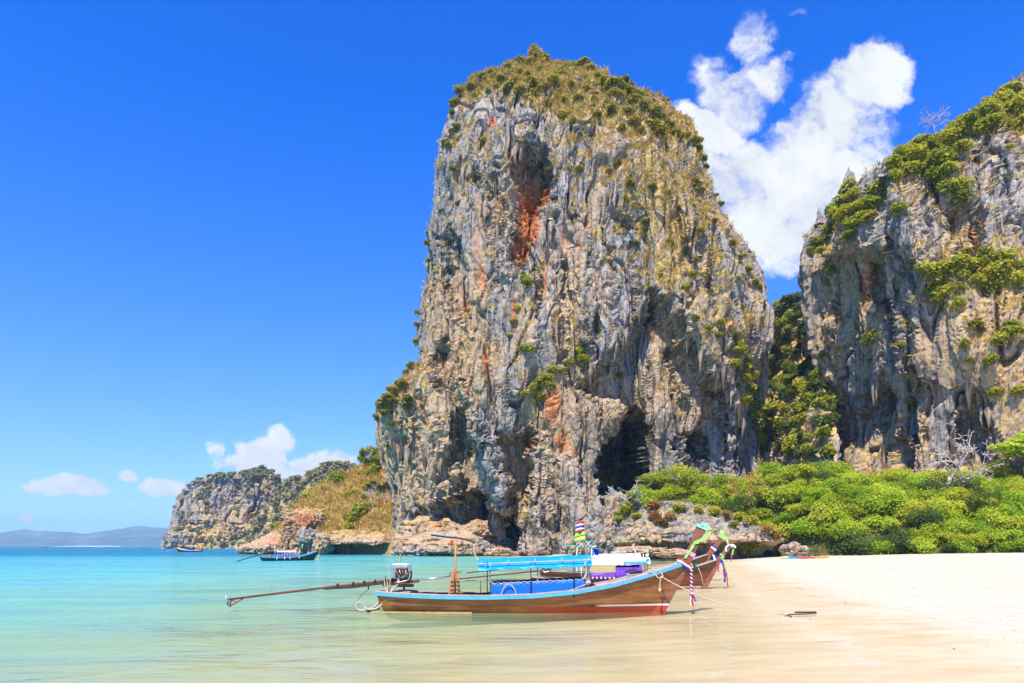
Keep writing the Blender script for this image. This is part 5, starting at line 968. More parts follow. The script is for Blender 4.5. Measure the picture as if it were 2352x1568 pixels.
def pole(root, a, c, r, mat, name='post'):
    b = MB(); b.tube([a, c], r, 8); return b.build(name, M[mat], root, True)
def band(root, pc, i0, i1, extra, mat, name, jit=0.):
    """cloth wound round the prow between two places of its path"""
    b = MB(); q = np.random.default_rng(int(i0 * 10) + 3); pts = [pc[0][k] for k in range(i0, i1 + 1)]; w = [pc[1][k] + extra for k in range(i0, i1 + 1)]
    b.sweep([p + np.array([q.normal() * jit, 0, q.normal() * jit]) for p in pts], .15 + extra, w, up=(1, 0, -.45)); return b.build(name, M[mat], root)
def canopy(root, x0, x1, z0, z1, half, rise, skirt, mat, name='canopy', cols=26, sag=.02, y0=0., edge=True):
    prof = [(-half, -skirt), (-half * .93, -skirt * .84), (-half * .58, 0), (-half * .3, rise * .7), (0, rise), (half * .3, rise * .7), (half * .58, 0), (half * .93, -skirt * .84), (half, -skirt)]; rows = []
    q = np.random.default_rng(int(abs(x0) * 100) + 7)
    for i, u in enumerate(np.linspace(0, 1, cols)):
        sg = sag * math.sin(u * math.pi * 4) ** 2; z = z0 + (z1 - z0) * u
        rows.append([(x0 + (x1 - x0) * u + .02 * q.normal() * (k in (0, 8)), y0 + y + (.012 * q.normal() if k in (0, 8) else 0), z + zz - sg + .006 * q.normal() - (abs(q.normal()) * .018 if k in (0, 8) else 0)) for k, (y, zz) in enumerate(prof)])
    b = MB(); b.sheet(rows, .014); return b.build(name, M[mat], root, False)
def engine(root, x, z, s=1.0, parts=True, y=0.):
    """car engine in a tube cage on the stern, with its long shaft behind and the tiller bar ahead"""
    e = MB(); e.box((x, y, z + .19 * s), (.44 * s, .34 * s, .22 * s)); blk = e.build('engine_block', M['grey_iron'], root)
    if not parts: return blk
    for nm, mat, c, d in (('cylinder_head', 'grey_iron', (x - .02, y, z + .36), (.38, .26, .13)), ('valve_cover', 'chrome', (x + .02, y - .03, z + .455), (.33, .17, .07)), ('sump', 'black_iron', (x + .08, y, z + .03), (.32, .24, .12)), ('fuel_tank', 'hot_rust', (x - .27, y - .02, z + .08), (.2, .2, .05)), ('alternator', 'grey_iron', (x + .16, y - .19, z + .2), (.14, .09, .14))):
        b = MB(); b.box(c, d); o = b.build(nm, M[mat], root); bv = o.modifiers.new('bevel', 'BEVEL'); bv.width = .02
    for k in range(4): b = MB(); b.tube(curve([(x - .16 + .1 * k, y - .12, z + .36), (x - .16 + .1 * k, y - .22, z + .33), (x - .1 + .08 * k, y - .2, z + .24)], 8), .026, 8); b.build('manifold_pipe', M['chrome' if k % 2 else 'hot_rust'], root, True)
    b = MB(); b.tube([(x + .25, y - .01, z + .2), (x + .29, y - .01, z + .2)], .14, 16); b.build('flywheel', M['black_iron'], root)
    b = MB(); b.tube([(x + .22, y - .2, z + .3), (x + .30, y - .2, z + .3)], .06, 12); b.build('pulley', M['rust_iron'], root)
    for k, (a_, c_, mt) in enumerate((((x - .1, y - .2, z + .42), (x + .18, y - .21, z + .15), 'hot_rust'), ((x - .18, y - .2, z + .2), (x + .0, y - .22, z + .34), 'black_iron'), ((x + .02, y - .2, z + .12), (x + .2, y - .2, z + .28), 'bamboo'), ((x - .2, y - .18, z + .32), (x - .05, y - .2, z + .14), 'chrome'))): b = MB(); b.tube([a_, c_], .014, 6); b.build('engine_rod', M[mt], root)
    for sd in (-.235, .2):
        L = [(x - .42, y + sd, z - .22), (x - .36, y + sd, z - .02), (x - .34, y + sd, z + .15), (x - .33, y + sd, z + .42), (x - .27, y + sd, z + .52), (x + .14, y + sd, z + .53), (x + .24, y + sd, z + .46), (x + .27, y + sd, z + .22), (x + .22, y + sd, z + .06), (x + .08, y + sd, z + .01), (x - .16, y + sd, z - .03)]
        b = MB(); b.tube(curve(L, 40), .021, 8); b.build('cage_tube', M['chrome'], root, True)
    b = MB(); b.tube([(x - .28, y - .235, z + .535), (x - .28, y + .2, z + .535)], .021, 8); b.build('cage_tube', M['chrome'], root, True)
    b = MB(); b.tube([(x - .30, y, z + .53), (x + .14, y, z + .545)], .034, 10); b.build('cage_tube', M['white_cloth'], root, True)
    b = MB(); b.tube(curve([(x - .09, y, z + .50), (x - .09, y, z + .72), (x - .06, y, z + .86)], 8), .022, 8); b.build('exhaust_pipe', M['bamboo'], root, True)
    return blk
def empty_boat(name, loc, rz, s, label, group='longtail boats'):
    r = empty(name, loc, rz, s); tag(r, label, 'boat', group); return r

# ---- the boat with the blue canopy
def blue_boat():
    B = empty_boat('longtail_boat', (0, 22, 0), 0, 1, 'brown teak longtail boat with blue canopy and mint ribbon on its tall prow')
    k = .011224
    def q(px, py, y=0.):
        Y = 22 + y; w = P(px, py, Y); return (w[0], y, w[2])
    pc = make_hull(B, dict(hull=M['teak'], inner=M['dark_wood'], rail=M['sky_blue_paint'], cap=M['grey_wood'], thwart=M['grey_wood'], stem=M['stem_teak']))
    # bamboo rubbing pole at the waterline, drain stub
    b = MB(); b.sweep([(x, -.50 - .30 * math.sin((x + 4.2) / 9 * 3.1), .025) for x in np.linspace(-4.45, -1.25, 12)], .07, .045); b.build('rubbing_plank', M['bamboo'], B)
    # canopy
    canopy(B, -1.06, 2.5, 1.60, 1.735, .80, .10, .225, 'blue_tarp')
    for sd in (-.74, .74):
        b = MB(); b.tube([(-1.06, sd, 1.545), (2.5, sd, 1.68)], .018, 6); b.build('canopy_rail', M['grey_wood'], B)
    for px in (1399, 1524, 1648):
        for sd in (-.74, .74): x = q(px, 1700, sd)[0]; pole(B, (x, sd, .5), (x, sd, 1.62), .016, 'black_iron', 'canopy_post')
    for px in (1407, 1543, 1688): x = q(px, 1700, -.62)[0]; pole(B, (x, -.62, .4), (x, -.62, 1.62), .015, 'chrome', 'canopy_post')
    for u in np.linspace(-.95, 2.4, 5): b = MB(); b.tube(curve([(u, -.74, 1.545 + .038 * (u + 1.06)), (u, -.4, 1.63 + .038 * (u + 1.06)), (u, .4, 1.63 + .038 * (u + 1.06)), (u, .74, 1.545 + .038 * (u + 1.06))], 10), .014, 6); b.build('canopy_rib', M['grey_wood'], B)
    # side screens of blue tarp with white lacing
    for sd in (-.66, .66):
        rows = []; r_ = np.random.default_rng(4)
        for u in np.linspace(0, 1, 30):
            x = -.64 + u * 2.96; zt = .93 + .135 * u; rows.append([(x, sd + .012 * math.sin(u * 22) * f + .006 * r_.normal(), .42 + (zt - .42) * f) for f in np.linspace(0, 1, 6)])
        b = MB(); b.sheet(rows, .01); b.build('side_screen', M['blue_tarp_deep'], B, True)
        pole(B, (-.70, sd, .945), (2.36, sd, 1.08), .013, 'black_iron', 'screen_rail')
        if sd < 0:
            z_ = [(-.64 + u * 2.96, sd - .02 + .02 * math.cos(i * math.pi), .955 + .135 * u - .035 * (i % 2)) for i, u in enumerate(np.linspace(0, 1, 30))]
            b = MB(); b.tube(z_, .008, 5); b.build('lacing', M['white_cloth'], B)
    b = MB(); b.tube(curve([(-.36, -.74, .50), (-.27, -.74, .78), (-.10, -.74, .92), (.08, -.74, .76), (.13, -.74, .52)], 20), .016, 6); b.build('hoop', M['rope'], B, True)
    pole(B, (1.66, -.72, .66), (2.34, -.72, .93), .02, 'grey_wood', 'strut'); b = MB(); b.lump((2.38, -.70, .97), (.09, .07, .06), 3); b.build('rope_knot', M['rope'], B)
    rope(B, [(2.3, -.74, 1.62), (2.27, -.74, 1.45), (2.32, -.72, 1.28), (2.26, -.72, 1.12)], .035, name='hanging_rope')
    b = MB(); b.tube([(-.68, -.5, .5), (-.68, -.5, .95)], .03, 8); b.build('screen_post', M['cobalt'], B)
    # mast, boom, what hangs from it
    x = -1.80; pole(B, (x, -.42, .35), (x + .02, -.42, 2.30), .032, 'orange_wood', 'mast')
    b = MB(); b.tube(curve([(-2.55, -.42, 2.46), (-2.1, -.42, 2.40), (-1.7, -.42, 2.36), (-1.3, -.42, 2.27), (-1.18, -.42, 2.18)], 24), .03, 8); b.build('boom', M['dark_wood'], B, True)
    b = MB(); b.tube(curve([(-2.5, -.44, 2.485), (-2.1, -.44, 2.43), (-1.8, -.44, 2.405)], 14), .018, 6); b.build('boom_wrap', M['sky_blue_paint'], B, True)
    b = MB(); b.lump((-1.92, -.44, 2.20), (.055, .05, .1), 5); b.build('float', M['orange_cloth'], B, True)
    rope(B, [(-1.18, -.42, 2.2), (-1.20, -.5, 2.0), (-1.14, -.6, 1.8), (-1.05, -.72, 1.66)], .016, name='stay_rope'); rope(B, [(-1.86, -.44, 2.3), (-1.90, -.44, 2.0), (-1.87, -.44, 1.75)], .012, 'dark_wood', 'hanging_cord')
    b = MB(); b.sweep([(-1.94, -.40, .50), (-1.90, -.40, .9), (-1.86, -.40, 1.28)], .14, [.16, .12, .08], up=(1, 0, 0)); b.build('mast_foot', M['orange_wood'], B)
    b = MB(); b.sweep([(-1.66, -.40, .50), (-1.70, -.40, .9), (-1.72, -.40, 1.28)], .12, [.09, .07, .06], up=(1, 0, 0)); b.build('mast_foot', M['orange_wood'], B)
    for zz in (.62, .72, .86, .98): b = MB(); b.sweep([(-1.99 + zz * .06, -.48, zz), (-1.62 - zz * .05, -.48, zz + .01)], .02, .025); b.build('lashing', M['black_iron'], B)
    # engine with its frame on the transom
    ex, ez = -3.52, .98; engine(B, ex, ez, y=-.05)
    b = MB(); b.sweep([(-4.15, -.05, .86), (-3.0, -.05, .99)], .22, .10); b.build('engine_bed', M['rust_iron'], B)
    pole(B, (-3.50, -.05, .35), (-3.46, -.05, .95), .035, 'hot_rust', 'swivel_post'); b = MB(); b.box((-3.42, -.05, .84), (.5, .2, .09)); b.build('swivel_head', M['black_iron'], B)
    b = MB(); b.sweep([(-6.05, -.05, .735), (-5.2, -.05, .79), (-3.8, -.05, .97)], .10, [.06, .10, .10]); b.build('shaft_beam', M['dark_wood'], B)
    b = MB(); b.tube([(-9.1, -.05, .395), (-6.0, -.05, .775), (-3.7, -.05, 1.02)], [.035, .038, .045], 10); b.build('propeller_shaft', M['rust_iron'], B, True)
    for xx in (-5.6, -5.1, -4.75, -4.4): b = MB(); b.box((xx, -.05, .80 + (xx + 6) * .104), (.05, .13, .12)); b.build('shaft_clamp', M['black_iron'], B)
    b = MB(); b.tube([(-8.65, -.05, .42), (-9.08, -.05, .16)], .02, 6); b.build('skeg_strut', M['rust_iron'], B); b = MB(); b.tube([(-9.02, -.05, .38), (-9.08, -.05, .16)], .02, 6); b.build('skeg_strut', M['rust_iron'], B); b = MB(); b.tube([(-9.0, -.05, .36), (-8.83, -.05, .31)], .014, 6); b.build('skeg_strut', M['rust_iron'], B)
    for a in (.5, 2.6, 4.7):
        d = np.array([0, math.cos(a), math.sin(a)]); n_ = np.array([.4, -math.sin(a), math.cos(a)]); c = np.array([-9.12, -.05, .39]); rows = [[c + d * r_ + n_ * w_ for w_ in (-h_, 0, h_)] for r_, h_ in ((.02, .02), (.08, .06), (.15, .07), (.2, .03))]
        b = MB(); b.sheet(rows, .012); b.build('propeller_blade', M['chrome'], B)
    b = MB(); b.tube([(-3.2, -.14, .99), (-1.98, -.2, 1.145)], .022, 8); b.build('tiller_bar', M['chrome'], B, True)
    b = MB(); b.tube([(-1.98, -.2, 1.14), (-1.97, -.2, 1.27), (-1.58, -.2, 1.29)], .018, 6); b.build('tiller_handle', M['black_iron'], B)
    pole(B, (-4.06, -.1, .98), (-4.05, -.1, 1.16), .014, 'black_iron', 'stop_pin'); pole(B, (-4.62, -.05, .70), (-4.62, -.05, .98), .02, 'black_iron', 'shaft_hanger'); rope(B, [(-4.62, -.05, .72), (-4.85, -.05, .52), (-4.98, -.05, .34)], .008, 'black_iron', 'cord')
    # cooling hoses down to the water, ropes
    for dy, pts in ((-.26, [(-3.85, .86), (-4.05, .55), (-4.25, .30), (-4.45, .14), (-4.75, .06), (-4.92, .10), (-4.95, .22), (-4.86, .32), (-4.76, .26), (-4.66, .14), (-4.55, .10)]), (-.38, [(-3.62, .90), (-3.80, .70), (-3.95, .48), (-4.10, .28), (-4.28, .14), (-4.5, .10), (-4.7, .14)])):
        b = MB(); b.tube(curve([(x_, dy, z_) for x_, z_ in pts], 50), .032, 8); b.build('cooling_hose', M['old_hose'], B, True)
    rope(B, [(-4.06, -.3, 1.02), (-4.02, -.34, .82), (-3.92, -.4, .62), (-3.75, -.45, .60), (-3.5, -.5, .64), (-3.2, -.5, .66)], .016); rope(B, [(-3.98, -.3, 1.0), (-3.93, -.36, .8), (-3.95, -.4, .6)], .014); rope(B, [(-4.05, -.45, .36), (-3.7, -.5, .48), (-3.3, -.55, .56)], .010)
    b = MB(); b.lump((-3.35, -.3, .66), (.36, .2, .07), 2); b.build('net_heap', M['black_iron'], B, True)
    b = MB(); b.sweep([(-4.25, -.2, .12), (-4.6, -.2, .03)], .3, .06); b.build('stern_step', M['dark_wood'], B); b = MB(); b.sweep([(-4.3, -.3, .62), (-4.15, -.34, .2), (-4.45, -.3, .1)], .06, .05); b.build('rudder_brace', M['dark_wood'], B)
    rope(B, [(-2.4, -.5, .62), (-2.55, -.48, .85), (-2.68, -.46, 1.1)], .01); pole(B, (-1.0, -.5, .4), (-.98, -.5, 1.05), .012, 'black_iron', 'fishing_rod'); rope(B, [(-3.0, .3, .92), (-1.0, .4, .99), (1.2, .5, 1.02), (3, .6, 1.2)], .010)
    # dressings of the prow
    band(B, pc, 12, 13, .04, 'pink_cloth', 'sash', .005)
    rows = []
    for u in np.linspace(0, 1, 10): rows.append([(5.30 + .46 * u + .02 * math.sin(u * 9), -.12 - .03 * math.sin(u * 3.1) - .01 * f, 1.72 - .30 * u ** 1.6 - .075 * f) for f in (0, .5, 1)])
    b = MB(); b.sheet(rows, .02); b.build('sash', M['red_cloth'], B, True)
    rows = [[(x_, y_ - .02, z_ - .055) for x_, y_, z_ in r] for r in rows]; b = MB(); b.sheet(rows, .02); b.build('sash', M['white_cloth'], B, True)
    rows = [[(x_ - .015, y_ - .015, z_ - .05) for x_, y_, z_ in r] for r in rows]; b = MB(); b.sheet(rows, .02); b.build('sash', M['navy_cloth'], B, True)
    for i, mt in enumerate(('red_cloth', 'white_cloth', 'navy_cloth')):
        pts = [(5.74 + .026 * math.cos(u * 44 + i * 2.09), -.16 + .026 * math.sin(u * 44 + i * 2.09), 1.38 - u * .86) for u in np.linspace(0, 1, 70)]; b = MB(); b.tube(pts, .022, 6); b.build('braided_tassel', M[mt], B, True)
    ribbon(B, 'tassel_end', M['red_cloth'], [(5.74, -.16, .54), (5.77, -.16, .36), (5.79, -.17, .18)], .075, .02, (0, 1, 0)); ribbon(B, 'tassel_end', M['navy_cloth'], [(5.75, -.17, .56), (5.82, -.18, .46), (5.88, -.18, .34)], .06, .02); ribbon(B, 'tassel_end', M['white_cloth'], [(5.72, -.17, .56), (5.71, -.18, .38), (5.72, -.18, .22)], .04, .02)
    b = MB(); b.lump((5.92, .1, 1.50), (.05, .1, .14), 6); b.build('tassel_end', M['green_cloth'], B, True)
    # mint ribbon: over the head and down the near edge
    band(B, pc, 23, 25, .03, 'mint_cloth', 'ribbon')
    ribbon(B, 'ribbon', M['lime_cloth'], [(6.33, -.10, 2.66), (6.34, -.11, 2.56), (6.24, -.11, 2.42), (6.06, -.11, 2.30), (5.88, -.11, 2.22), (5.78, -.11, 2.08), (5.66, -.12, 1.90), (5.55, -.13, 1.72)], .11, .02, (0, 1, 0))
    ribbon(B, 'ribbon', M['mint_cloth'], [(6.0, -.09, 2.74), (6.12, -.1, 2.80), (6.24, -.1, 2.76), (6.34, -.1, 2.64)], .10, .02, (0, 1, 0))
    # bow rope and fender knot
    rope(B, [(4.3, -.52, 1.30), (4.5, -.46, 1.22), (4.62, -.5, 1.10), (4.75, -.5, 1.14), (4.70, -.42, 1.26), (4.5, -.36, 1.33), (4.32, -.3, 1.34)], .018, name='bow_lashing'); rope(B, [(4.70, -.48, 1.12), (4.66, -.52, .98), (4.65, -.52, .86), (4.66, -.52, .76)], .018, name='fender_rope'); b = MB(); b.lump((4.65, -.52, .72), (.05, .05, .06), 8); b.build('fender_knot', M['rope'], B)
    b = MB(); b.lump((3.95, .15, 1.27), (.30, .16, .06), 12); b.build('deck_cloth', M['black_iron'], B, True)
    b = MB(); b.sweep([(3.72, -.2, 1.14), (3.70, -.22, 1.24)], .06, .06); b.build('cleat', M['rope'], B)
    return B
blue_boat()

# mooring line and its anchor on the wet sand
def ground_pt(X, Y): return float(ground_z(np.array([float(X)]), np.array([float(Y)]))[0])
a0 = np.array([4.68, 21.55, 1.16]); ae = P(2262, 1772, 20.3); ae[2] = max(ground_pt(ae[0], ae[1]), 0) + .07
pts = [a0 + (ae - a0) * u - np.array([0, 0, .55 * 4 * u * (1 - u) * .5]) for u in np.linspace(0, 1, 9)]
r = empty('mooring_rope', (a0[0], a0[1], 0)); tag(r, 'thin tan mooring rope running from the brown bow to the beach', 'rope')
b = MB(); b.tube(curve([p - np.array([a0[0], a0[1], 0]) for p in pts], 60), .017, 6); b.build('line', M['rope'], r, True)
b = MB(); kp = pts[-2] * .35 + pts[-1] * .65 - np.array([a0[0], a0[1], 0]); b.tube(curve([kp + np.array([.07 * math.cos(t_), 0, .06 * math.sin(t_) - .03]) for t_ in np.linspace(0, 13, 16)], 40), .014, 6); b.build('coil', M['rope'], r, True)
an = empty('anchor', tuple(ae)); tag(an, 'rusty iron anchor rod lying half buried at the water edge', 'anchor')
b = MB(); b.tube([(0, 0, 0), (.5, .05, .01), (.9, .1, .03)], .022, 8); b.build('shank', M['rust_iron'], an); b = MB(); b.sweep([(.28, .16, .05), (.92, .18, .055)], .05, .045); b.build('stock', M['dark_wood'], an)
for sg in (-1, 1): b = MB(); b.tube(curve([(.02, 0, 0), (.0, sg * .1, -.02), (.05, sg * .17, -.05)], 8), [.022] * 8, 6); b.build('fluke', M['rust_iron'], an)

def flag(root, x, y, z, h, colours, w=.5, seed=1, name='flag', lean=0.):
    q = np.random.default_rng(seed); hh = h / len(colours)
    for i, c in enumerate(colours):
        rows = []
        for u in np.linspace(0, 1, 9): rows.append([(x - u * w + lean * f, y + .06 * math.sin(u * 6 + seed), z - i * hh - f * hh - u * u * .25 * w) for f in (0, 1.02)])
        b = MB(); b.sheet(rows, .008); b.build(name, M[c], root, True)
# ---- boat with white roof, straw blind and purple curtain
def purple_boat():
    B = empty_boat('longtail_boat', (5.12, 35.2, -.13), R(-6), .96, 'brown longtail boat with white roof, straw blind and purple curtain behind the blue canopy')
    pc = make_hull(B, dict(hull=M['red_teak'], inner=M['dark_wood'], rail=M['dark_wood'], cap=M['grey_wood'], thwart=M['stem_wood'], stem=M['stem_wood']), prow=[(4.50, -.36), (4.78, 0), (5.22, .8), (5.62, 1.58), (5.78, 1.80), (5.96, 2.04), (6.1, 2.24), (6.2, 2.38)], prow_w=[.3, .29, .27, .25, .22, .21, .22, .23])
    canopy(B, -1.3, 2.0, 1.50, 1.62, .82, .12, .20, 'white_tarp')
    b = MB(); b.sheet([[(.6 + u * 1.25, -.84, 1.53 + .03 * u - f * .12) for f in (0, 1)] for u in np.linspace(0, 1, 6)], .012); b.build('canopy_patch', M['sky_blue_paint'], B)
    for x in (-1.2, .1, 1.2, 1.85):
        for sd in (-.74, .74): pole(B, (x, sd, .5), (x, sd, 1.52), .018, 'black_iron' if x > 1 else 'chrome', 'canopy_post')
    rows = [[(-1.12 + u * 1.30, -.87 + .006 * (i % 2), 1.36 - f * .40) for f in (0, .5, 1)] for i, u in enumerate(np.linspace(0, 1, 40))]; b = MB(); b.sheet(rows, .012); b.build('straw_blind', M['straw_blind'], B)
    for x0, x1, z1 in ((-1.12, .18, .92), (.2, 1.55, 1.08)):
        rows = [[(x0 + u * (x1 - x0), -.86 + .035 * math.sin(u * 40), z1 - f * (z1 - .52)) for f in (0, .5, 1)] for u in np.linspace(0, 1, 34)]; b = MB(); b.sheet(rows, .012); b.build('curtain', M['purple_cloth'], B, True)
    for k in range(6): b = MB(); b.lump((-1.0 + k * .22, -.92, .66), (.05, .02, .06), k); b.build('curtain_flower', M['yellow_cloth'], B, True)
    rows = [[(.25 + u * 1.3, .7, 1.45 - f * .28) for f in (0, 1)] for u in np.linspace(0, 1, 12)]; b = MB(); b.sheet(rows, .012); b.build('far_curtain', M['purple_cloth'], B)
    engine(B, -3.5, .95); b = MB(); b.tube([(-8.6, 0, .5), (-3.8, 0, 1.0)], .04, 8); b.build('propeller_shaft', M['rust_iron'], B, True); b = MB(); b.tube([(-3.2, 0, 1.0), (-2.0, -.1, 1.1)], .02, 8); b.build('tiller_bar', M['chrome'], B)
    b = MB(); b.tube(curve([(-4.0, -.3, .7), (-4.1, -.35, .3), (-4.4, -.3, .1), (-4.7, -.3, .2), (-4.6, -.3, .5), (-4.2, -.3, .62)], 30), .03, 8); b.build('cooling_hose', M['old_hose'], B, True)
    pole(B, (-1.6, -.3, .5), (-1.6, -.3, 1.6), .03, 'white_cloth', 'post'); b = MB(); b.box((-1.75, -.45, .64), (1.1, .3, .05)); b.build('bench', M['grey_wood'], B)
    pole(B, (1.9, -.7, 1.6), (1.9, -.7, 2.15), .012, 'grey_wood', 'flag_staff'); flag(B, 1.9, -.7, 2.15, .42, ['lime_cloth', 'white_cloth'], .14, 3)
    pole(B, (1.3, .7, 1.6), (1.28, .7, 2.3), .012, 'grey_wood', 'flag_staff'); ribbon(B, 'flag', M['pink_cloth'], [(1.28, .7, 2.45), (1.18, .7, 2.3), (1.30, .7, 2.1)], .12); ribbon(B, 'flag', M['yellow_cloth'], [(1.30, .7, 2.12), (1.34, .7, 2.0), (1.32, .7, 1.85)], .09)
    # ribbons of the prow
    band(B, pc, 24, 25, .05, 'white_cloth', 'sash'); ribbon(B, 'sash', M['white_cloth'], [(6.08, -0.12, 2.38), (5.98, -0.13, 2.24), (5.98, -0.13, 2.06)], .10); ribbon(B, 'sash', M['white_cloth'], [(6.18, -0.1, 2.42), (6.38, -0.1, 2.36), (6.46, -0.1, 2.26)], .12); ribbon(B, 'sash', M['lime_cloth'], [(6.33, 0, 2.26), (6.36, 0, 2.06), (6.3, 0, 1.86)], .08); ribbon(B, 'sash', M['red_cloth'], [(6.28, 0, 1.86), (6.28, 0, 1.71), (6.26, 0, 1.56)], .08)
    band(B, pc, 13, 14, .06, 'navy_cloth', 'sash', .01); band(B, pc, 14, 15, .05, 'lime_cloth', 'sash', .01)
    ribbon(B, 'streamer', M['navy_cloth'], [(5.72, -.14, 1.6), (5.86, -.16, 1.2), (5.9, -.16, .75), (5.9, -.16, .45)], .15); ribbon(B, 'streamer', M['red_cloth'], [(5.86, -.18, 1.2), (6.0, -.18, .8), (6.05, -.18, .2)], .09); ribbon(B, 'streamer', M['lime_cloth'], [(5.7, -.2, 1.75), (5.95, -.2, 1.4), (6.1, -.2, .95), (6.2, -.2, .6)], .08)
    b = MB(); b.tube(curve([(3.6, -.5, 1.28), (4.1, -.4, 1.36), (4.4, -.42, 1.32), (4.6, -.5, .9), (4.75, -.4, .35)], 30), .02, 6); b.build('bow_rope', M['rope'], B, True)
    return B
purple_boat()
# ---- farther boat with lilac roof, turquoise rack and flags
def rack_boat():
    B = empty_boat('longtail_boat', (6.25, 42.5, -.1), R(-3), 1.06, 'farther brown longtail boat with lilac roof, turquoise rack and red white blue flag')
    pc = make_hull(B, dict(hull=M['red_teak'], inner=M['dark_wood'], rail=M['dark_wood'], cap=M['grey_wood'], thwart=M['stem_wood'], stem=M['stem_wood']), prow=[(4.50, -.36), (4.74, 0), (5.18, .82), (5.62, 1.62), (5.84, 1.92), (6.05, 2.2), (6.22, 2.45), (6.34, 2.64)], prow_w=[.34, .33, .31, .28, .26, .26, .28, .30])
    canopy(B, -1.2, 1.6, 1.48, 1.56, .8, .14, .2, 'lilac_tarp')
    b = MB()
    for x in (-.05, .75): b.tube([(x, -.3, 1.74), (x, .3, 1.74)], .02, 6)
    b.tube([(-.05, -.3, 1.74), (.75, -.3, 1.74)], .02, 6); b.build('roof_ladder', M['white_cloth'], B)
    for x in (-1.1, .3, 1.7):
        for sd in (-.72, .72): pole(B, (x, sd, .5), (x, sd, 1.72), .018, 'chrome', 'canopy_post')
    rows = [[(-1.0 + u * 2.6, -.72 + .03 * math.sin(u * 50), 1.0 - f * .5) for f in (0, 1)] for u in np.linspace(0, 1, 40)]; b = MB(); b.sheet(rows, .012); b.build('curtain', M['purple_cloth'], B, True)
    # turquoise rack over the stern
    for x in (-2.1, -1.25):
        for sd in (-.45, .45): b = MB(); b.tube(curve([(x, sd, .5), (x, sd, 1.7), (x + .05, sd, 2.02), (x + .2, sd, 2.08)], 16), .035, 8); b.build('rack_post', M['white_cloth'], B, True)
    for x0, x1, z0, z1 in ((-2.95, -1.8, 2.12, 2.10), (-2.35, -.95, 2.42, 2.34), (-1.5, -.9, 2.10, 1.92)): b = MB(); b.sheet([[(x0 + (x1 - x0) * u, y_, z0 + (z1 - z0) * u) for y_ in (-.5, .5)] for u in (0, .5, 1)], .05); b.build('rack_shelf', M['teal_paint'], B)
    for x in (-2.0, -1.6): b = MB(); b.tube([(x, -.5, 2.06), (x + .3, -.5, 2.36)], .018, 6); b.tube([(x + .3, -.5, 2.06), (x, -.5, 2.36)], .018, 6); b.build('rack_brace', M['white_cloth'], B)
    for x in (-2.9, -2.7): pole(B, (x, -.4, 2.12), (x - .03, -.4, 2.5), .018, 'grey_wood', 'rod_holder')
    b = MB(); b.box((-1.0, .2, 1.75), (.5, .4, .55)); o = b.build('blue_drum', M['cobalt'], B); bv = o.modifiers.new('bevel', 'BEVEL'); bv.width = .06
    b = MB(); b.tube([(-1.2, -.4, 1.3), (-1.15, -.4, 2.0)], .04, 8); b.build('rack_leg', M['sky_blue_paint'], B)
    b = MB(); b.tube([(-2.0, -.2, 1.2), (-2.4, -.2, 3.05)], .03, 8); b.build('bamboo_staff', M['bamboo'], B); b = MB(); b.lump((-2.4, -.2, 3.0), (.05, .05, .09), 4); b.build('staff_knot', M['rope'], B)
    b = MB(); b.tube([(-1.52, -.5, .5), (-1.66, -.5, 3.75)], .022, 8); b.build('flag_staff', M['bamboo'], B)
    flag(B, -1.66, -.5, 3.55, .60, ['red_cloth', 'white_cloth', 'navy_cloth', 'white_cloth', 'red_cloth'], .52, 2, lean=.03); flag(B, -1.62, -.5, 2.93, .52, ['lime_cloth', 'yellow_cloth'], .58, 4)
    engine(B, -3.6, .95, parts=False); b = MB(); b.tube([(-8.6, 0, .5), (-3.8, 0, 1.0)], .04, 8); b.build('propeller_shaft', M['rust_iron'], B, True)
    band(B, pc, 23, 25, .05, 'lime_cloth', 'ribbon'); ribbon(B, 'ribbon', M['lime_cloth'], [(6.32, -.1, 2.7), (6.54, -.1, 2.56), (6.64, -.1, 2.3), (6.72, -.1, 2.1)], .12)
    b = MB(); b.lump((6.35, 0, 2.78), (.16, .1, .22), 9); b.build('ribbon', M['lime_cloth'], B, True)
    band(B, pc, 13, 14, .06, 'red_cloth', 'sash'); band(B, pc, 14, 15, .06, 'white_cloth', 'sash'); band(B, pc, 15, 16, .07, 'navy_cloth', 'sash'); ribbon(B, 'streamer', M['navy_cloth'], [(5.9, -.12, 1.6), (6.1, -.12, 1.2), (6.1, -.12, .8)], .12); ribbon(B, 'streamer', M['white_cloth'], [(5.8, -.12, 1.6), (5.9, -.12, 1.3), (5.85, -.12, 1.05)], .12); ribbon(B, 'streamer', M['red_cloth'], [(6.05, -.12, .9), (6.12, -.12, .6)], .1)
    b = MB(); b.tube(curve([(3.6, -.5, 1.28), (4.1, -.4, 1.36), (4.4, -.45, 1.32), (4.5, -.5, .9)], 24), .02, 6); b.build('bow_rope', M['rope'], B, True)
rack_boat()

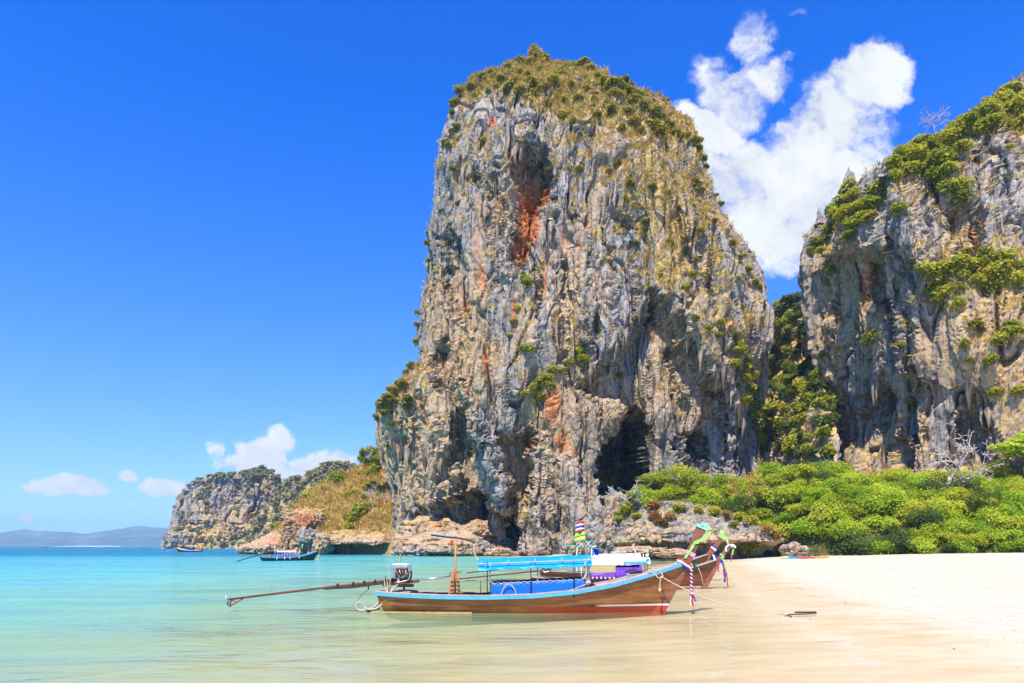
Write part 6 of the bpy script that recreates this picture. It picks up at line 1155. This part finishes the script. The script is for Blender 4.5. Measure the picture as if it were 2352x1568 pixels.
# ---- dark boat under way with its driver
def driver(root, loc):
    """a seated man in a green shirt: one skin, clothes as children"""
    pr = empty('person', loc); tag(pr, 'person in a green shirt sitting behind the motor of the dark boat', 'person')
    def skin(name, joints, edges, mat, sub=2):
        me = bpy.data.meshes.new(name); me.from_pydata([j[:3] for j in joints], edges, []); o = mobj(name, me, mat, pr); md = o.modifiers.new('skin', 'SKIN')
        for i, j in enumerate(joints): me.skin_vertices[0].data[i].radius = (j[3], j[3] * (j[4] if len(j) > 4 else 1))
        me.skin_vertices[0].data[0].use_root = True; sm = o.modifiers.new('sub', 'SUBSURF'); sm.levels = sm.render_levels = sub; return o
    J = [(0, 0, .05, .15, .8), (0, 0, .28, .14, .75), (0, 0, .50, .17, .65), (0, 0, .60, .065), (.01, 0, .68, .075), (.02, 0, .80, .085),
         (0, .2, .51, .06), (.08, .28, .28, .045), (.25, .22, .14, .035), (.32, .2, .13, .03), (0, -.2, .51, .06), (.12, -.26, .28, .045), (.3, -.2, .2, .035), (.37, -.18, .2, .03),
         (.05, .1, .03, .09), (.42, .14, .06, .07), (.44, .14, -.32, .05), (.54, .14, -.36, .035), (.05, -.1, .03, .09), (.42, -.14, .06, .07), (.44, -.14, -.32, .05), (.54, -.14, -.36, .035)]
    E = [(0, 1), (1, 2), (2, 3), (3, 4), (4, 5), (2, 6), (6, 7), (7, 8), (8, 9), (2, 10), (10, 11), (11, 12), (12, 13), (0, 14), (14, 15), (15, 16), (16, 17), (0, 18), (18, 19), (19, 20), (20, 21)]
    skin('body', J, E, paint('skin_tone', (.22, .12, .07), .6, .1))
    skin('shirt', [(0, 0, .04, .165, .8), (0, 0, .28, .16, .78), (0, 0, .5, .19, .68), (0, .2, .51, .075), (.06, .26, .34, .062), (0, -.2, .51, .075), (.08, -.25, .34, .062)], [(0, 1), (1, 2), (2, 3), (3, 4), (2, 5), (5, 6)], paint('green_shirt', (.01, .22, .12), .8, .15))
    skin('shorts', [(0, 0, .03, .17, .8), (.06, .1, .03, .105), (.34, .13, .06, .09), (.06, -.1, .03, .105), (.34, -.13, .06, .09)], [(0, 1), (1, 2), (0, 3), (3, 4)], M['black_iron'])
    b = MB(); b.lump((.0, 0, .83), (.10, .095, .085), 2); b.build('hair', M['black_iron'], pr, True)
    b = MB(); b.lump((.11, 0, .775), (.03, .016, .022), 5); b.build('nose', M['skin_tone'], pr, True)
def dark_boat():
    loc = np.array(P(822, 1609, 100)); loc[2] = 0
    B = empty_boat('longtail_boat', tuple(loc), R(43), .88, 'dark brown longtail boat with pale lilac roof under way near the golden headland')
    pc = make_hull(B, dict(hull=M['dark_teak'], inner=M['dark_wood'], rail=M['sky_blue_paint'], cap=M['sky_blue_paint'], thwart=M['dark_wood'], stem=M['dark_wood']))
    canopy(B, -1.9, 1.5, 1.52, 1.55, .8, .16, .10, 'lilac_tarp')
    rows = [[(-1.8 + u * 3.0, -.74 + .03 * math.sin(u * 40), 1.15 - f * .6) for f in (0, 1)] for u in np.linspace(0, 1, 30)]; b = MB(); b.sheet(rows, .02); b.build('curtain', M['lilac_cloth'], B)
    for x in (-1.8, -.3, 1.4):
        for sd in (-.7, .7): pole(B, (x, sd, .5), (x, sd, 1.6), .025, 'white_cloth', 'canopy_post')
    pole(B, (-2.1, -.3, .4), (-2.05, -.3, 3.0), .03, 'white_cloth', 'mast'); pole(B, (1.2, .3, 1.6), (3.2, .3, 1.85), .05, 'dark_wood', 'boom')
    engine(B, -3.5, 1.15, 1.5, parts=False); b = MB(); b.tube([(-8.6, 0, -.1), (-3.3, 0, 1.35)], .07, 8); b.build('propeller_shaft', M['black_iron'], B)
    b = MB(); b.lump((-2.9, -.5, .75), (.25, .2, .2), 3); b.build('orange_buoy', M['orange_cloth'], B, True)
    for x in (-2.0, -.7, .2, 1.9): t = (x + 4.32) / 9.94; g = gun_pt(t, -1, .1); b = MB(); b.tube([tuple(g), (g[0] + .02, g[1] - .03, g[2] - .42)], .06, 8); b.build('fender', M['white_cloth'], B, True)
    for i, c in enumerate(('red_cloth', 'yellow_cloth', 'mint_cloth', 'red_cloth')): band(B, pc, 12 + i, 13 + i, .16, c, 'garland', .03)
    for i, c in enumerate(('red_cloth', 'orange_cloth', 'yellow_cloth', 'sky_blue_paint', 'yellow_cloth')): b = MB(); b.lump((5.85 + .05 * (i % 2) - .05 * i, -.25, 1.30 - .3 * i), (.13, .1, .2), i); b.build('garland', M[c], B, True)
    pole(B, (3.0, .3, 1.2), (3.05, .3, 2.7), .02, 'grey_wood', 'flag_staff'); flag(B, 3.05, .3, 2.75, .75, ['yellow_cloth', 'lime_cloth', 'sky_blue_paint'], .25, 5)
    w = np.array(B.matrix_world if False else Matrix.Translation(tuple(loc)) @ Matrix.Rotation(R(43), 4, 'Z')); p = w @ np.array([-2.35, .3, 1.62, 1.0]); driver(None, tuple(p[:3]))
    b = MB(); b.box((-2.35, .3, 1.50), (.6, .7, .08)); b.build('driver_seat', M['dark_wood'], B); pole(B, (-2.35, .3, .3), (-2.35, .3, 1.48), .06, 'dark_wood', 'seat_post')
dark_boat()
# ---- far boat heading left
def far_boat():
    loc = np.array(P(548, 1584, 257)); loc[2] = 0
    B = empty_boat('longtail_boat', tuple(loc), R(176), 1.0, 'small reddish longtail boat with straw roof off the distant island')
    pc = make_hull(B, dict(hull=M['mahogany'], inner=M['dark_wood'], rail=M['white_cloth'], cap=M['white_cloth'], thwart=M['dark_wood'], stem=M['mahogany']), prow=[(4.50, -.36), (4.78, 0), (5.3, .9), (5.62, 1.62), (5.66, 2.1), (5.68, 2.6), (5.70, 3.1), (5.72, 3.4)], prow_w=[.4, .4, .4, .4, .42, .42, .42, .44])
    canopy(B, -3.2, 2.0, 2.1, 2.25, .9, .22, .12, 'straw_blind')
    for x in (-3.0, -1.2, .4, 1.9):
        for sd in (-.75, .75): pole(B, (x, sd, .5), (x, sd, 2.2), .04, 'dark_wood', 'canopy_post')
    for x0, x1, c in ((-.2, .9, 'cobalt'), (-1.4, -.5, 'navy_cloth')): b = MB(); b.sheet([[(x0 + (x1 - x0) * u, .78, 1.5 - f * .9) for f in (0, 1)] for u in (0, .5, 1)], .03); b.build('side_screen', M[c], B); b = MB(); b.sheet([[(x0 + (x1 - x0) * u, -.78, 1.5 - f * .9) for f in (0, 1)] for u in (0, .5, 1)], .03); b.build('side_screen', M[c], B)
    b = MB(); b.box((-2.6, 0, .95), (1.9, 1.1, .5)); b.build('crates', M['orange_wood'], B); b = MB(); b.lump((-4.1, 0, 1.15), (.55, .5, .5), 7); b.build('net_bundle', M['orange_wood'], B, True); engine(B, -4.4, .7, 1.4, parts=False)
    b = MB(); b.tube([(-8.2, 0, .1), (-4.0, 0, .9)], .05, 6); b.build('propeller_shaft', M['dark_wood'], B); b = MB(); b.tube([(5.5, 0, 1.4), (9.5, 0, .05)], .02, 5); b.build('bow_rope', M['white_cloth'], B)
    pole(B, (-1.6, 0, 2.3), (-1.6, 0, 2.9), .05, 'sky_blue_paint', 'flag_staff')
far_boat()
for B in [o for o in COL.objects if o.name.split('.')[0] == 'longtail_boat']:
    nm = {o.name.split('.')[0] for o in B.children}
    for part, subs in (('engine_block', ('cylinder_head', 'valve_cover', 'sump', 'fuel_tank', 'alternator', 'manifold_pipe', 'flywheel', 'pulley', 'engine_rod', 'cage_tube', 'exhaust_pipe')), ('canopy', ('canopy_rail', 'canopy_post', 'canopy_rib', 'canopy_patch', 'roof_ladder')),
                       ('prow', ('sash', 'ribbon', 'braided_tassel', 'tassel_end', 'streamer', 'garland')), ('propeller_shaft', ('shaft_clamp', 'skeg_strut', 'propeller_blade', 'shaft_hanger')), ('mast', ('boom', 'boom_wrap', 'float', 'mast_foot', 'lashing', 'hanging_cord')),
                       ('side_screen', ('lacing', 'screen_rail', 'hoop')), ('flag_staff', ('flag',)), ('curtain', ('curtain_flower',)), ('tiller_bar', ('tiller_handle',)), ('hull', ('rub_rail', 'cap_rail', 'inner_lining', 'transom'))):
        if part in nm: nest(B, part, subs)
# ---- specks of speedboats near the horizon
def speedboat(px, Y, rz, mat, label, s=1.0):
    loc = np.array(P(px, 1570, Y)); loc[2] = 0; B = empty('speedboat', tuple(loc), rz, s); tag(B, label, 'boat', 'speedboats on the bay')
    rows = [[(x, y * w, z) for y, z in ((-1, 1.0), (-.8, .3), (0, -.3), (.8, .3), (1, 1.0))] for x, w in ((-4.5, 1.2), (-2, 1.35), (1.5, 1.25), (3.6, .7), (4.9, .06))]; b = MB(); b.add(np.array(rows).reshape(-1, 3), grid_faces(5, 5)); b.add(np.array([r[0] for r in rows] + [r[4] for r in rows]), [(i, i + 1, i + 6, i + 5) for i in range(4)]); b.build('hull', M[mat], B)
    b = MB(); b.sweep([(-2.5, 0, 2.7), (1.2, 0, 2.8)], 2.2, .12); b.build('roof', M['white_cloth'], B)
    for x in (-2.3, 1.0):
        for sd in (-.9, .9): b = MB(); b.tube([(x, sd, .9), (x, sd, 2.7)], .06, 6); b.build('roof_post', M['grey_iron'], B)
    b = MB(); b.box((-4.7, 0, .8), (.6, .8, 1.0)); b.build('outboard_motor', M['black_iron'], B)
    b = MB(); b.sheet([[(-5 - 9 * u, y * (1.2 + 1.4 * u), .16 - .08 * u) for y in (-1, 0, 1)] for u in np.linspace(0, 1, 6)], .05); b.build('wake', M['white_cloth'], B)
speedboat(131, 1500, R(185), 'dark_teak', 'dark speedboat speck trailing a white wake far across the bay', 1.2)
speedboat(290, 1300, R(10), 'white_cloth', 'white speedboat speck below the middle of the far hills'); speedboat(343, 1250, R(170), 'white_cloth', 'white speedboat speck with dark hull top between two others'); speedboat(394, 1150, R(5), 'white_cloth', 'white speedboat speck nearest the island on the open bay'); speedboat(456, 1100, R(0), 'white_cloth', 'white speedboat speck at the very tip of the island'); speedboat(660, 560, R(175), 'white_cloth', 'white speedboat moored at the foot of the island woods', .8)

# ---- kayaks on the sand
def kayak(px, py, Y, rz, cols, label):
    Ys = np.linspace(50, 105, 400); dr = P(px, py, 1.0); g_ = ground_z(dr[0] * Ys, Ys); Zr = CAM_H + (dr[2] - CAM_H) * Ys; k_ = int(np.argmax(g_ >= Zr)) if (g_ >= Zr).any() else 300; w = (dr[0] * Ys[k_], Ys[k_]); z = float(g_[k_]); K = empty('kayak', (w[0], w[1], z), rz); tag(K, label, 'kayak', 'kayaks on the sand')
    L = 4.3; xs = np.linspace(-1, 1, 25); half = len(xs) // 2
    for nm, sl, c in (('hull', slice(0, 13), cols[0]), ('hull', slice(12, 25), cols[1])):
        rows = []
        for x in xs[sl]:
            wd = .40 * (1 - abs(x) ** 2.2) + .015; up = .28 * abs(x) ** 3; ht = .24
            rows.append([(x * L / 2, wd * math.cos(a), .16 + up * .6 + ht * .62 * math.sin(a) * (1 if math.sin(a) < 0 else .75)) for a in np.linspace(0, 2 * math.pi, 15)[:-1]])
        r_ = np.array(rows); b = MB(); b.add(r_.reshape(-1, 3), grid_faces(len(rows), 14, True)); b.build(nm, M[c], K, True)
    for x in (-.75, .65): b = MB(); b.lump((x, 0, .27), (.42, .25, .05), 3); b.build('cockpit', M['black_iron'], K, True); b = MB(); b.box((x - .42, 0, .40), (.06, .4, .28), ry=-.25); b.build('seat_back', M[cols[2]], K)
    b = MB(); b.tube([(-1.1, -.1, .34), (.9, .22, .36)], .02, 6); b.build('paddle', M['black_iron'], K); 
paint('kayak_orange', (.75, .13, .02), .35, .15, 3, .5); paint('kayak_yellow', (.85, .38, .02), .35, .15, 3, .5); paint('kayak_blue', (.01, .32, .68), .35, .15, 3, .5)
kayak(2336, 1603, 82, R(6), ('kayak_orange', 'kayak_yellow', 'cobalt'), 'orange and yellow kayak lying on the white sand')
kayak(2306, 1591, 92, R(4), ('kayak_blue', 'kayak_blue', 'black_iron'), 'blue kayak on the sand against the shrubs')

# ---- shells, bits of coral and leaf litter along the tide line
q = np.random.default_rng(91); vs, fs = [], []
oct_ = np.array([(1, 0, 0), (-1, 0, 0), (0, 1, 0), (0, -1, 0), (0, 0, .6), (0, 0, -.6)]); of = np.array([(0, 2, 4), (2, 1, 4), (1, 3, 4), (3, 0, 4), (2, 0, 5), (1, 2, 5), (3, 1, 5), (0, 3, 5)])
def debris(name, n, mat, label, s0, s1, smin, smax):
    vs, fs, o = [], [], 0
    while len(vs) < n:
        Y = 8 + 60 * q.random() ** 2; s = q.uniform(s0, s1) * (1 + q.normal() * .3); X = float(shore(Y)) + s
        z = ground_pt(X, Y)
        if z < .01: z = max(z, -.02)
        r = q.uniform(smin, smax) * (1 + .02 * Y); vs.append(oct_ * r * np.array([q.uniform(.6, 1.6), q.uniform(.6, 1.4), .6]) @ np.array(Matrix.Rotation(q.uniform(0, 6), 3, 'Z')) + np.array([X, Y, z + r * .2])); fs.append(of + o); o += 6
    me = np_mesh(name, np.concatenate(vs), np.concatenate(fs), False); tag(mobj(name, me, mat), label, kind='stuff')
debris('shell_litter', 500, M['rope'], 'scattered pale shell bits along the tide line', .0, 2.6, .004, .010)
debris('twig_litter', 170, M['dark_wood'], 'dark specks of twig and leaf litter on the sand', .2, 9, .008, .02)
debris('tan_litter', 420, M['bamboo'], 'tan bits of coral and leaf scattered over the dry sand', 2, 14, .008, .02)

# ------------------------------------------------------------------ the air over the bay
hb = MB(); hb.box((0, 0, 155), (18900, 18900, 340)); hz = hb.build('haze', None)
m = bpy.data.materials.new('air'); m.use_nodes = True; nt = m.node_tree; nt.nodes.clear(); out = nd(nt, 'ShaderNodeOutputMaterial'); pv = nd(nt, 'ShaderNodeVolumePrincipled')
pv.inputs['Color'].default_value = (.46, .76, 1.0, 1); pv.inputs['Density'].default_value = 1.35e-4; pv.inputs['Anisotropy'].default_value = 0.0
nt.links.new(pv.outputs[0], out.inputs['Volume']); hz.data.materials.append(m); tag(hz, 'thin blue sea haze over the bay', kind='stuff')
